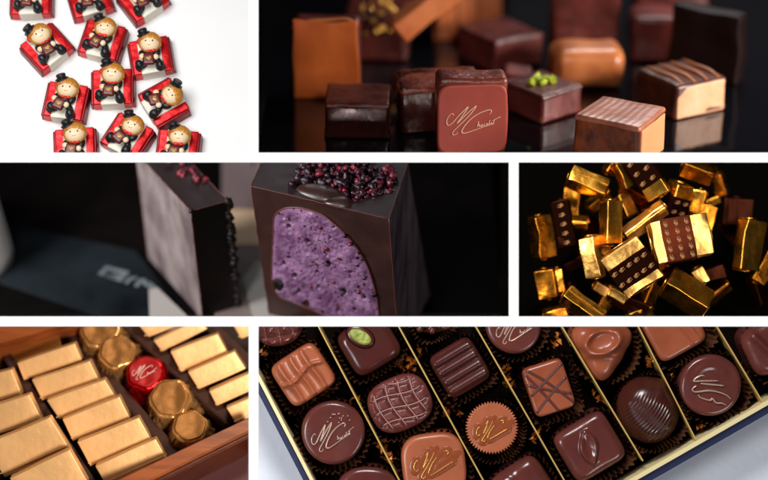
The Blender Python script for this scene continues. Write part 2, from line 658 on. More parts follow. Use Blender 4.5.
blackch = mat('black_brown_chocolate', srgb(26, 8, 7), .5, spec=.2, bump=.3, bscale=6, col2=srgb(22, 8, 7), nscale=3)
bpeach = mat('bright_praline', srgb(236, 138, 84), .5, bump=.2, bscale=9, col2=srgb(214, 112, 62), nscale=3)
amberb = mat('mottled_amber_shade', srgb(128, 62, 26), .45, bump=.4, bscale=8, col2=srgb(72, 30, 12), nscale=5)  # mottled caramel, darkened to paint the cube's shadow side
brownb = mat('shaded_brown_side', srgb(92, 44, 22), .35, bump=.3, bscale=8, col2=srgb(62, 26, 14), nscale=4)  # praline shell darkened, shade of its left side put into colour
greyed = mat('mauve_chocolate', srgb(118, 52, 46), .35, bump=.2, bscale=6, col2=srgb(92, 38, 34), nscale=3)

def P2(name, label, u, v, yaw, lx, ly, lz, ax, ay, m, topm=None, bev=.05, amp=.03, ns=3, lean=0, cat='chocolate', lift=.002, topt=.02, seed=0):
    P = on_plane(u, v, p2, n2)
    k = (D - P.z) / D
    s = k
    M = fmat(P, x1, b2, n2) @ Matrix.Rotation(R(yaw), 4, 'Z') @ Matrix.Rotation(R(lean), 4, 'X')
    M = M @ Matrix.Translation((-ax * lx / 2 * s, -ay * ly / 2 * s, lift))
    t = thing(name, label, cat, M)
    bm = rbox(lx * s, ly * s, lz * s, bev, 9, amp * 1.4, ns * .8, seed=seed or u)
    for v in bm.verts:      # the coating runs out into a small uneven foot
        q_ = max(0, 1 - v.co.z / .07)
        f_ = 1 + q_ * (.05 + .05 * noise.noise(v.co * 6 + Vector((u, 0, 0))))
        v.co.x *= f_
        v.co.y *= f_
    t['k'] = s
    body = obj('shell', bm, m, t)
    if topm:
        b = rbox(lx * s * 1.012, ly * s * 1.012, topt + bev, bev * .9, 7, amp * 1.3, ns, seed=seed or u)
        b.transform(Matrix.Translation((0, 0, lz * s - topt - bev + .012)))
        obj('top_coat', b, topm, t)
    return t, s

t, s = P2('caramel_slab', 'flat orange caramel square standing on edge at the left', 327, 98, -3, .66, .24, .81, 0, -1, darkr, bev=.06, amp=.008)
b = rbox(.66 * s, .03, .80 * s, .014, 12, .04, 2.2, seed=3)
b.transform(Matrix.Translation((.0, -.138 * s, .008)))
obj('cut_face', b, orange, t)
b = tube(smoothline([(-.34 * s, -.13, .73 * s), (-.2 * s, -.14, .80 * s), (0, -.14, .815 * s), (.2 * s, -.14, .83 * s), (.31 * s, -.14, .78 * s)]), .018, 6, True)
obj('rim', b, caram, t)
t, s = P2('dark_chocolate_square', 'small glossy dark chocolate in front of the orange caramel square', 357, 139, -2, .64, .62, .36, 0, -1, dark, darkr, bev=.035, amp=.012, ns=4)
t, s = P2('signed_chocolate', 'red brown chocolate with rounded square face bearing a pale signature', 471.5, 155, 4, .69, .34, .80, 0, -1, redtop, bev=.06, amp=.014)
face = rbox(.68 * s, .05, .75 * s, .1, 8)
fb = bmesh.new()
def lead():
    pts0 = superell(.35 * s, .365 * s, 7)
    pts = lambda a: pts0(a) * (1 + .025 * noise.noise(Vector((math.cos(a) * 1.6, math.sin(a) * 1.6, 4))))
    bm = dome(pts, .05, .018, nt=120, nr=14, flare=0)
    bm.transform(Matrix.Translation((0, -.145 * s, .385 * s)) @ Matrix.Rotation(R(90), 4, 'X'))
    return bm
face.free()
for v in ():
    pass
obj('cut_face', lead(), redch, t)
sg = signature(.54 * s, .0062, .0045, off=(-.0, -.02))
sg.transform(Matrix.Translation((.01, -.145 * s - .052, .40 * s)) @ Matrix.Rotation(R(90), 4, 'X'))
obj('signature', sg, penm, t)
fb.free()
P2('rough_topped_chocolate', 'dark chocolate with crumbly red brown top behind the signed one', 440, 134, 5, .80, .56, .50, 0, -1, dark, redtop, bev=.05, amp=.03, ns=4, topt=.04)
t, s = P2('pistachio_chocolate', 'dark chocolate with green pistachio crumbs on top', 541, 125, 38, .56, .62, .29, -1, -1, greyed, darkr, bev=.05, amp=.012)
for k, (x, y) in enumerate(((-.12, .0), (-.02, .07), (.06, -.04), (-.03, -.09), (.12, .03), (.07, .12), (.02, .01), (.13, -.1))):
    b = bmesh.new()
    obj('pistachio_crumb', rock(((x - .03) * .85, y * .85 + .02, .33 * s + .0), random.uniform(.032, .05), 20 + k, b, .8, 1), green, t, False)
t, s = P2('milk_chocolate_cube', 'cream sided milk chocolate with combed top at the front edge', 638, 170, 60, .68, .72, .44, -1, -1, amberb, milktop, bev=.045, amp=.012, topt=.02)
b = rbox(.60 * s, .03, .40 * s, .014, 6, .006)
b.transform(Matrix.Translation((0, -.355 * s, .0)))
obj('cut_face', b, peach, t)  # right face painted pale as if lit, against the darkened shell
t, s = P2('ridged_praline', 'nut coloured praline with brown ridges across its top', 673.5, 121, 30, .66, .66, .36, -1, -1, brownb, bev=.05, amp=.012)
b = rbox(.60 * s, .03, .32 * s, .014, 6, .01, 4)
b.transform(Matrix.Translation((0, -.325 * s, .01)))
obj('cut_face', b, mat('lit_nut_face', srgb(238, 178, 144), .4, bump=.5, bscale=7, col2=srgb(222, 160, 116), nscale=4), t)  # light on the right face put into its pale colour
for k in range(4):
    x = -.22 + .15 * k
    obj('ridge', tube(smoothline([(x * s, -.3 * s, .355 * s), (x * s + .03, -.1 * s, .366 * s), (x * s, .1 * s, .366 * s), (x * s + .02, .3 * s, .36 * s)]), .026, 8, True), caram, t)
P2('caramel_roll', 'glossy caramel block with softly rounded top behind the front cubes', 589, 92, 4, .72, .52, .42, 0, -1, caram, bev=.14, amp=.02)
t, s = P2('gold_leaf_chocolate', 'dark red chocolate scattered with gold leaf, behind the orange slab', 376, 62, -4, .64, .62, .50, 0, -1, darkr, bev=.06, amp=.015)
for k, (x, y, z) in enumerate(((-.05, -.2, .52), (.05, -.28, .5), (.12, -.3, .42), (-.02, -.315, .42), (.06, -.315, .36), (.1, -.1, .54), (.16, -.2, .52), (-.12, -.3, .46), (.1, .1, .54), (.03, .0, .54), (-.1, -.315, .3), (.0, -.32, .33), (.14, -.32, .33), (-.06, -.1, .53), (.2, -.31, .45), (-.15, -.2, .52))):
    b = bmesh.new()
    obj('gold_flake', rock((x * s, y * s - .01, z * s), random.uniform(.02, .045), 50 + k, b, 1., 1), gflake, t, False)
t, s = P2('leaning_praline_bar', 'pale peach bar leaning at the top edge beside the gold leaf chocolate', 408, 40, 25, .22, .30, .8, 0, -1, bpeach, bev=.04, amp=.012)
t.matrix_world = Matrix.Translation(W(398, 30, -2.6)) @ Matrix.Rotation(R(-52), 4, 'Z') @ Matrix.Rotation(R(-78), 4, 'X') @ Matrix.Rotation(R(20), 4, 'Z')
P2('sheened_chocolate', 'dark chocolate with pinkish sheen on its right side, behind the signed one', 494, 74, 32, .60, .66, .32, -1, -1, greyed, darkr, bev=.05, amp=.012)
t, s = P2('grid_praline', 'pale orange praline with faint grid lines, cut by the top edge', 468, 41, 2, .66, .4, .66, 0, -1, bpeach, bev=.05, amp=.012)
for k in range(4):
    obj('score_line', tube([((-.3 + .2 * k) * s, -.2 * s - .003, .04), ((-.3 + .2 * k) * s, -.2 * s - .003, .62 * s)], .014, 6), caram, t)
P2('tall_dark_block', 'tall dark red chocolate block rising behind the caramel roll', 585, 60, 3, .68, .3, 1.0, 0, -1, darkr, bev=.05)
P2('mauve_block', 'matt mauve brown chocolate behind the ridged praline', 661, 64, -4, .60, .5, .46, 0, -1, greyed, bev=.06)
P2('rear_dark_block', 'dark red chocolate at the top edge behind the mauve block', 671, 36, 3, .74, .4, .8, 0, -1, darkr, bev=.05)
P2('black_standing_slab', 'nearly black slab standing at the far right with a reddish edge', 737, 86, 60, .2, .74, .72, -1, -1, blackch, bev=.03)
P2('small_mauve_chocolate', 'small mauve chocolate peeping out right of the signed one', 516, 92, -10, .3, .3, .2, 0, -1, greyed, bev=.05)
for o_ in list(COLS['P2'].objects):
    if o_.parent is None:
        clip_objects(o_, y0=Y(156.5))
area('key_lamp_black_glass', (8.5, 2.6, 1.8), W(600, 80, -1.5), 1.8, 5.4, (1, .93, .86), 'P2')
area('front_lamp_black_glass', (2.5, 3, 12), W(480, 80, -1), 1.6, .85, (1, .93, .88), 'P2')
area('top_fill_black_glass', (3.6, 8, -3.5), W(520, 80, -1.5), 2.2, 1.6, (1, .95, .95), 'P2')  # added fill, gives the top faces something to reflect
area('left_sheen_strip_black_glass', (-1.6, -6.4, 5.6), W(350, 125, -1), .4, .5, (1, .74, .70), 'P2', sizey=2.2)  # added strip, lays a pinkish sheen on the front faces
area('right_sheen_strip_black_glass', (1.2, -6.4, 5.6), W(480, 110, -1), .5, .3, (1, .80, .74), 'P2', sizey=2.2)  # second added strip for front face sheen

# ================================================================== P3: two tall dark bonbons, one cut open
use('P3')
el = R(37)
n3 = Vector((-.03, math.cos(el), math.sin(el))).normalized()
f3 = mat('near_black_table', (.005, .0035, .003, 1), .7, bump=.3, bscale=3, col2=(.002, .0015, .0015, 1), nscale=1.5, spec=.03)
shell = mat('bitter_shell', srgb(62, 38, 33), .38, bump=.22, bscale=5, col2=srgb(48, 29, 26), nscale=2.5, rvar=.08)
topdark = mat('dark_top', srgb(46, 32, 31), .5, bump=.15, bscale=4, col2=srgb(38, 26, 26), nscale=2, spec=.3)  # darker copy of the shell, dimness of the top put into colour
litside = mat('lit_grey_side', srgb(158, 144, 140), .5, bump=1., bscale=7, col2=srgb(98, 84, 84), nscale=3.4, stretch=(1.3, .5, .5), rvar=.1)  # light from the left put into a whitish side colour
darkside = mat('shaded_side', srgb(96, 82, 86), .4, bump=.5, bscale=6, col2=srgb(50, 40, 44), nscale=4, stretch=(2, .3, 2))  # bluish cast of the side turned from the light, painted in
blackside = mat('black_shaded_side', srgb(16, 10, 10), .5, bump=.2, bscale=5)  # shade of faces turned away from the light, put into black
edge = mat('reddish_edge', srgb(96, 50, 42), .4, bump=.3, bscale=10)
mousse = mat('blackberry_mousse', srgb(152, 112, 146), .3, bump=.6, bscale=12, col2=srgb(108, 70, 104), nscale=6, speck=(14, .14, srgb(74, 34, 66)), rvar=.2)
berry = mat('candied_berry', srgb(66, 22, 38), .3, bump=1., bscale=14, col2=srgb(24, 12, 22), nscale=8, coat=.15)
berryr = mat('red_candied_berry', srgb(150, 44, 60), .32, bump=1., bscale=14, col2=srgb(80, 22, 40), nscale=8, coat=.15)

def slab(name, label, Npx, Lpx, Rpx, z0, h, ml, mr, mt, hexp=None):
    N0 = W(Npx[0], Npx[1], z0)
    Lp = on_plane(Lpx[0], Lpx[1], N0, n3)
    Rp = on_plane(Rpx[0], Rpx[1], N0, n3)
    Bp = Lp + Rp - N0
    t = thing(name, label, 'chocolate', Matrix.Translation(N0 - n3 * h))
    o = N0 - n3 * h
    top = [N0 - o, Rp - o, Bp - o, Lp - o]
    bot = [p - n3 * h for p in top]
    return t, o, top, bot, (N0, Lp, Rp)

def patch(a, b, c, d, nu, nv, amp, ns, off=Vector((0, 0, 0)), edgeamp=None):
    """grid face a-b-c-d with noise"""
    bm = bmesh.new()
    n = (b - a).cross(d - a).normalized()
    g = []
    for i in range(nu + 1):
        row = []
        for j in range(nv + 1):
            u, v = i / nu, j / nv
            p = a * (1 - u) * (1 - v) + b * u * (1 - v) + c * u * v + d * (1 - u) * v
            fall = min(1, 6 * min(u, 1 - u, v, 1 - v))
            p = p + n * amp * fall * (noise.noise(p * ns) + .4 * noise.noise(p * ns * 3)) + off
            row.append(bm.verts.new(p))
        g.append(row)
    for i in range(nu):
        for j in range(nv):
            bm.faces.new((g[i][j], g[i + 1][j], g[i + 1][j + 1], g[i][j + 1]))
    return bm

def build_slab(t, top, bot, ml, mr, mt):
    N, Rr, B, L = top
    Nb, Rb, Bb, Lb = bot
    obj('left_face', patch(Lb, Nb, N, L, 30, 40, .02, 2.5), ml, t)
    obj('right_face', patch(Nb, Rb, Rr, N, 30, 40, .02, 2.5), mr, t)
    obj('top_face', patch(N, Rr, B, L, 30, 30, .02, 2.5), mt, t)
    bm = patch(Rb, Bb, B, Rr, 6, 6, 0, 1)
    join(bm, patch(Bb, Lb, L, B, 6, 6, 0, 1))
    join(bm, patch(Nb, Lb, Bb, Rb, 2, 2, 0, 1))
    obj('back', bm, blackside, t)
    def wob(a, b, k):
        n = 24
        return [a + (b - a) * i / n + Vector((noise.noise(Vector((i * .7, k, 0))), noise.noise(Vector((i * .7, k, 9))), 0)) * .008 for i in range(n + 1)]
    bm = tube(wob(N, Nb, 1), .006, 8)
    for q, (a, b) in enumerate(((L, N), (N, Rr), (L, B), (Rr, B), (Rr, Rb), (L, Lb), (Lb, Nb))):
        join(bm, tube(wob(a, b, q + 2), .005, 8))
    obj('edge', bm, edge, t)

# left bonbon
t, o, top, bot, _ = slab('tall_bonbon', 'tall dark bonbon with light painted whitish on its side, left of the cut one', (191, 211), (135, 151), (228, 201), -.9, 1.5, litside, blackside, shell)
build_slab(t, top, bot, litside, blackside, topdark)
N, Rr, B, L = top
cr = bmesh.new()
for k in range(22):
    a = random.random()
    q = Rr + (B - Rr) * (a * .35 + .3) + n3 * random.uniform(-.01, .05) + Vector((-random.uniform(.02, .2), 0, 0))
    if a > .3:
        q += Vector((-.05, 0, 0))
    rock(q, random.uniform(.02, .04), 300 + k, cr, .9)
obj('berry_topping', cr, berryr, t)['kind'] = 'stuff'
fl = bmesh.new()
for k in range(110):
    q = Rr + (bot[1] - Rr) * (k / 110) + Vector((-.005 + .035 * noise.noise(Vector((k * .13, 0, 0))), 0, -.02))
    rock(q, random.uniform(.02, .045), 400 + k, fl, .9)
obj('crumbly_edge', fl, mat('rough_dark_edge', srgb(48, 30, 30), .5, bump=.8, bscale=8, col2=srgb(20, 12, 12), nscale=5), t)
px = on_plane(191, 212, W(191, 211, -.9), n3) - o
obj('hole_shade', ell(N + Vector((0, 0, .0)), (.028, .028, .028), None, 12), blackside, t)  # black ball painted in for the shade of a hole

# right bonbon (stands on the same table as the left one)
RH = (W(389, 219, -.15) - (W(191, 211, -.9) - n3 * 1.47)).dot(n3) - .01
t, o, top, bot, (N0, Lp, Rp) = slab('cut_bonbon', 'tall dark bonbon cut open to its purple berry filling, crowned with candied berries', (389, 219), (251, 186), (408, 163), -.15, RH, shell, darkside, shell)
bot[1] = bot[1] + Vector((.20, 0, 0))
bot[0] = bot[0] + Vector((.06, 0, 0))
bot[3] = bot[3] + Vector((.08, 0, 0))
build_slab(t, top, bot, shell, darkside, topdark)
N, Rr, B, L = top
fn = (bot[3] - bot[0]).cross(N - bot[0]).normalized()
if fn.z < 0:
    fn = -fn
poly = [(274, 232), (275, 216), (283, 208.5), (296, 207), (310, 209.5), (324, 215), (337, 225), (349, 237), (359, 250), (368, 266), (374, 284), (378, 302), (380, 325), (378, 336), (352, 326), (332, 318), (312, 309), (292, 301), (279, 295), (273, 283), (272.5, 262)]
def inpoly(x, y):
    c = False
    for i in range(len(poly)):
        x0, y0 = poly[i]
        x1_, y1_ = poly[i - 1]
        if (y0 > y) != (y1_ > y) and x < (x1_ - x0) * (y - y0) / (y1_ - y0) + x0:
            c = not c
    return c
face0 = N0
def onface(u, v, off=0.):
    return on_plane(u, v, face0, fn) - o + fn * off
sp = smoothline([(x, y) for x, y in poly + poly[:1]], 16)
bm = bmesh.new()
cx, cy = 322, 262
rings = []
NR = 60
cen = None
for r in range(NR + 1):
    s = r / NR
    ring = []
    for p in sp[:-1]:
        jj = 1 + .018 * noise.noise(Vector((p.x * .12, p.y * .12, 0))) + .012 * noise.noise(Vector((p.x * .5, p.y * .5, 3)))
        u, v = cx + (p.x - cx) * s * jj, cy + (p.y - cy) * s * jj
        q = onface(u, v)
        d = .018 * noise.noise(q * 5) + .010 * noise.noise(q * 16) + .009 * noise.noise(q * 34) - .03 * max(0, noise.noise(q * 14 + Vector((9, 0, 0))) - .28)
        off = .012 + (.022 + d) * min(1, (1 - s) * 9)
        # air pockets
        for (hx, hy, hr) in ((279, 284, 7), (307, 303, 4), (296, 274, 3), (330, 262, 2.5), (345, 290, 3), (309, 240, 2.5), (320, 285, 2.2), (290, 225, 2), (352, 270, 2), (365, 296, 2.2), (285, 262, 2), (318, 270, 1.8), (332, 236, 2), (300, 290, 2), (340, 308, 2.4), (356, 308, 2)):
            dd = math.hypot(u - hx, v - hy)
            if dd < hr:
                off -= .07 * (1 - (dd / hr) ** 2)
        ring.append(bm.verts.new(onface(u, v, off)))
        if r == 0:
            break
    rings.append(ring)
m = len(rings[1])
for i in range(m):
    bm.faces.new((rings[0][0], rings[1][i], rings[1][(i + 1) % m]))
for a, b in zip(rings[1:], rings[2:]):
    for i in range(m):
        bm.faces.new((a[i], b[i], b[(i + 1) % m], a[(i + 1) % m]))
fill = obj('filling', bm, mousse, t)
hb = tube([onface(p.x, p.y, .01) for p in sp], .010, 6)
obj('filling_rim', hb, edge, t)
sd = bmesh.new()
for (x, y, r) in ((328, 247, .03), (352, 242, .028), (341, 256, .03), (300, 236, .02), (316, 262, .02), (335, 280, .024), (312, 285, .02), (360, 290, .022), (290, 250, .018), (347, 268, .016), (303, 268, .018), (322, 226, .018), (366, 305, .02), (338, 302, .02)):
    sd = bmesh.new()
    rock(onface(x, y, .035), r, int(x), sd)
    obj('berry_seed', sd, berryr, fill)
sd = bmesh.new()
for k in range(70):
    for _ in range(20):
        x, y = random.uniform(276, 376), random.uniform(210, 316)
        if inpoly(x, y):
            break
    sd = bmesh.new()
    rock(onface(x, y, .02), random.uniform(.012, .026), 900 + k, sd, .8)
    obj('berry_speck', sd, berry, fill)
obj('pocket_shade', dome(superell(.07, .075, 2), .012, .01, nt=20, nr=4), blackside, fill).matrix_local = fmat(onface(279, 285, .012), (N - bot[0]).cross(fn).normalized(), (N - bot[0]).normalized(), fn)  # black disc stands for the shade inside the pocket
# the heap of candied berries
heapd, heapr = bmesh.new(), bmesh.new()
rr = random.Random(5)
for k in range(380):
    a, s = rr.uniform(0, 2 * PI), math.sqrt(rr.random())
    u = 345 + 49 * s * math.cos(a)
    v = 176 + 22 * s * math.sin(a) + (u - 343) * .12
    base = on_plane(u, v, N0, n3) - o
    hgt = .16 * (1 - s * s)
    q = base + n3 * (rr.random() * hgt + .02) + Vector((0, -.04, 0))
    rock(q, rr.uniform(.014, .046), 500 + k, heapr if rr.random() < .22 else heapd, .95)
for (u, v, r) in ((293, 187, .06), (299, 180, .07), (307, 183, .055), (309, 174, .06), (390, 186, .05), (393, 178, .055), (388, 172, .06)):
    rock(on_plane(u, v, N0, n3) - o + n3 * .03, r, int(u * 3), heapd if u < 320 else heapr)
nd = len(heapd.faces)
join(heapd, heapr)
heapd.faces.ensure_lookup_table()
for f_ in heapd.faces[nd:]:
    f_.material_index = 1
bt_ = obj('berry_topping', heapd, [berry, berryr], t)
bt_['kind'] = 'stuff' 
bl = bmesh.new()
xs_ = Vector((1, .03 / math.cos(el), 0)).normalized()
Ms = Matrix((xs_, n3.cross(xs_).normalized(), n3)).transposed() @ Matrix.Rotation(R(-22), 3, 'Z')
ell(on_plane(322, 193, N0, n3) - o - n3 * .02, (.30, .13, .09), Ms, 40, .05, 4, bl)
ell(on_plane(338, 202, N0, n3) - o - n3 * .02, (.17, .09, .06), Ms, 32, .04, 5, bl)
obj('chocolate_smear', bl, shell, t)

# table and the blurred things behind
for o_ in list(COLS['P3'].objects):
    if o_.parent is None:
        clip_objects(o_, y0=Y(321) - .02)
tp = N0 - n3 * 1.9
tp = W(191, 211, -.9) - n3 * 1.47
xb = Vector((1, .03 / math.cos(el), 0)).normalized()
yb = n3.cross(xb).normalized()
TP = lambda u, v, off=0.: on_plane(u, v, tp + n3 * off, n3)
bm = quad_bm([TP(-150, 420), TP(700, 420), TP(700, 60), TP(-150, 60)])
bm = clip(bm, x1=X(513.6) - .01, y0=Y(321) + .012)
struct('dark_table', bm, f3)
wall3 = mat('black_wall', (.002, .002, .002, 1), .9, spec=0.)
struct('dark_wall', quad_bm([(-9, -.5, -5.6), (1.6, -.5, -5.6), (1.6, 5, -5.6), (-9, 5, -5.6)]), wall3)
slatecard = mat('blue_grey_card', srgb(34, 40, 44), .8, spec=.03, bump=.2, bscale=3, col2=srgb(12, 15, 18), nscale=1)
def plate(name, pts, th, m, parent=None, M0=None, off=.004):
    P = [TP(u, v, off) for u, v in pts]
    c = sum(P, Vector()) / len(P)
    bm = bmesh.new()
    a = [bm.verts.new(p - c) for p in P]
    b = [bm.verts.new(p - c + n3 * th) for p in P]
    bm.faces.new(b)
    bm.faces.new(a[::-1])
    for i in range(len(P)):
        bm.faces.new((a[i], a[(i + 1) % len(P)], b[(i + 1) % len(P)], b[i]))
    ob = obj(name, bm, m, parent, False)
    ob.location = c - (parent.location if parent else Vector())
    return ob
t = thing('printed_card', 'blue grey card with blurred white emblem lying on the dark table', 'card', Matrix.Translation(TP(80, 262)))
plate('card', [(-60, 205), (12, 226), (136, 252), (172, 300), (165, 345), (95, 316), (0, 284), (-60, 268)], .02, slatecard, t)
wp = mat('white_print', srgb(112, 118, 120), .8, bump=.3, bscale=8, col2=srgb(84, 94, 98), nscale=8)
for pts in ([(98, 274), (106, 266), (130, 272), (121, 282)],
            [(124, 283), (130, 277), (137, 277), (136, 279), (131, 280), (128, 284)], [(134, 286), (139, 279), (146, 279), (148, 286), (144, 286), (142, 282), (138, 287)], [(147, 288), (149, 281), (160, 290), (158, 293)]):
    plate('emblem', pts, .004, wp, t, off=.026)
for pts in ([(104, 273.5), (107.5, 269.8), (109.5, 270.3), (106, 274)], [(107, 270), (121, 273.5), (119.5, 275), (106, 271.5)], [(105.5, 272), (114, 274), (113, 275.4), (104.5, 273.3)], [(103.5, 274), (117, 277.4), (115.5, 278.8), (102.5, 275.3)]):
    plate('emblem_stroke', pts, .003, slatecard, t, off=.031)
whitec = mat('white_paper_card', srgb(160, 154, 148), .6, bump=.05, bscale=4)
o_ = plate('paper_slip', [(149, 292), (158, 290), (200, 330), (150, 330)], .03, whitec, off=.03)
o_['label'] = 'white paper slip under the foot of the left bonbon'
o_['category'] = 'paper'
bmx = dome(superell(.62, .5, 2.3), 1.0, .1, nt=48, nr=8, flare=.12)
Pc = TP(-48, 262, .002)
ob = obj('china_cup', bmx, mat('white_china', (.93, .93, .9, 1), .35), None)
ob.matrix_world = fmat(Pc, xb, yb, n3)
ob['label'] = 'blurred white china piece cut off by the left edge'
ob['category'] = 'cup'
cream = mat('cream_card', srgb(222, 190, 152), .7)
brn = mat('mauve_brown_card', srgb(112, 92, 92), .7)
def standing(name, label, cat, u0, u1, v0, v1, z, m, lean=0):
    bm = rbox(1, 1, 1, .02, 3, base=False)
    a, b = W(u0, v1, z), W(u1, v0, z)
    bm.transform(Matrix.Diagonal((b.x - a.x, b.y - a.y, .12, 1)))
    o = obj(name, bm, m)
    o.location = (a + b) / 2
    o.rotation_euler = (0, 0, lean)
    o['label'] = label
    o['category'] = cat
standing('mauve_box', 'blurred mauve brown box standing behind the gap between both bonbons', 'box', 222, 300, 150, 214, TP(250, 214).z - .05, brn)
for nm_, lb_, pts_, m_ in (('cream_card', 'blurred cream card on the table behind the gap between both bonbons', [(215, 213), (300, 213), (300, 248), (215, 248)], cream),
                          ('brown_card', 'blurred dull brown card on the table, just in front of the cream one', [(215, 249), (300, 249), (300, 320), (215, 320)], mat('dull_brown_card', srgb(120, 104, 98), .7))):
    o_ = plate(nm_, pts_, .05, m_)
    o_['label'] = lb_
    o_['category'] = 'card'
o_ = plate('white_slip', [(243, 280), (256, 262), (270, 262), (290, 330), (256, 330)], .02, whitec, off=.06)
o_['label'] = 'white slip lying on the table between both bonbons'
o_['category'] = 'paper'
area('left_lamp_bonbons', (-8, 2.0, 3), W(250, 240, -1), 2.0, 4.2, (.98, .98, 1), 'P3')  # key light from the left, no window stands there
area('front_lamp_bonbons', (-5, 0, 11), W(320, 240, -1), 2, 1.3, (1, .97, .97), 'P3')
area('back_lamp_bonbons', (-1, 8, -4), W(320, 200, -1), 2.0, .35, (.92, .95, 1), 'P3')
area('right_glint_fill_bonbons', (8, 2, -1), W(410, 240, -1), 1.5, .6, (.95, .93, 1), 'P3')  # added light, lifts the dark right side of the cut bonbon

# ================================================================== P4: heap of gold wrapped chocolates
use('P4')
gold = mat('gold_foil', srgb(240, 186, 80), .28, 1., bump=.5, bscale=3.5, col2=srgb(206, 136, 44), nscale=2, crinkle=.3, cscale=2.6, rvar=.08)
goldp = mat('lit_gold_foil', srgb(250, 202, 124), .34, 1., bump=.6, bscale=4.5, crinkle=.25, cscale=3, rvar=.08)  # paler copy of the gold, light on the bright bars put into colour
amber = mat('shaded_gold_foil', srgb(178, 116, 38), .3, 1., bump=.4, bscale=4, crinkle=.3, cscale=3, rvar=.08)  # darker copy of the gold, shade in the heap put into colour
sleeve = mat('brown_sleeve', (.006, .0016, .0010, 1), .6, bump=.1, bscale=5, spec=0.)
sleever = mat('red_brown_sleeve', (.08, .014, .006, 1), .5, bump=.1, bscale=5, spec=.03, col2=(.022, .004, .003, 1), nscale=2.5)
print_m = mat('sleeve_print', srgb(120, 88, 62), .6, spec=.1)
struct('black_tray', quad_bm([(1.302, -1., -2.3), (6, -1., -2.3), (6, 1.6, -2.3), (1.302, 1.6, -2.3)]), black)
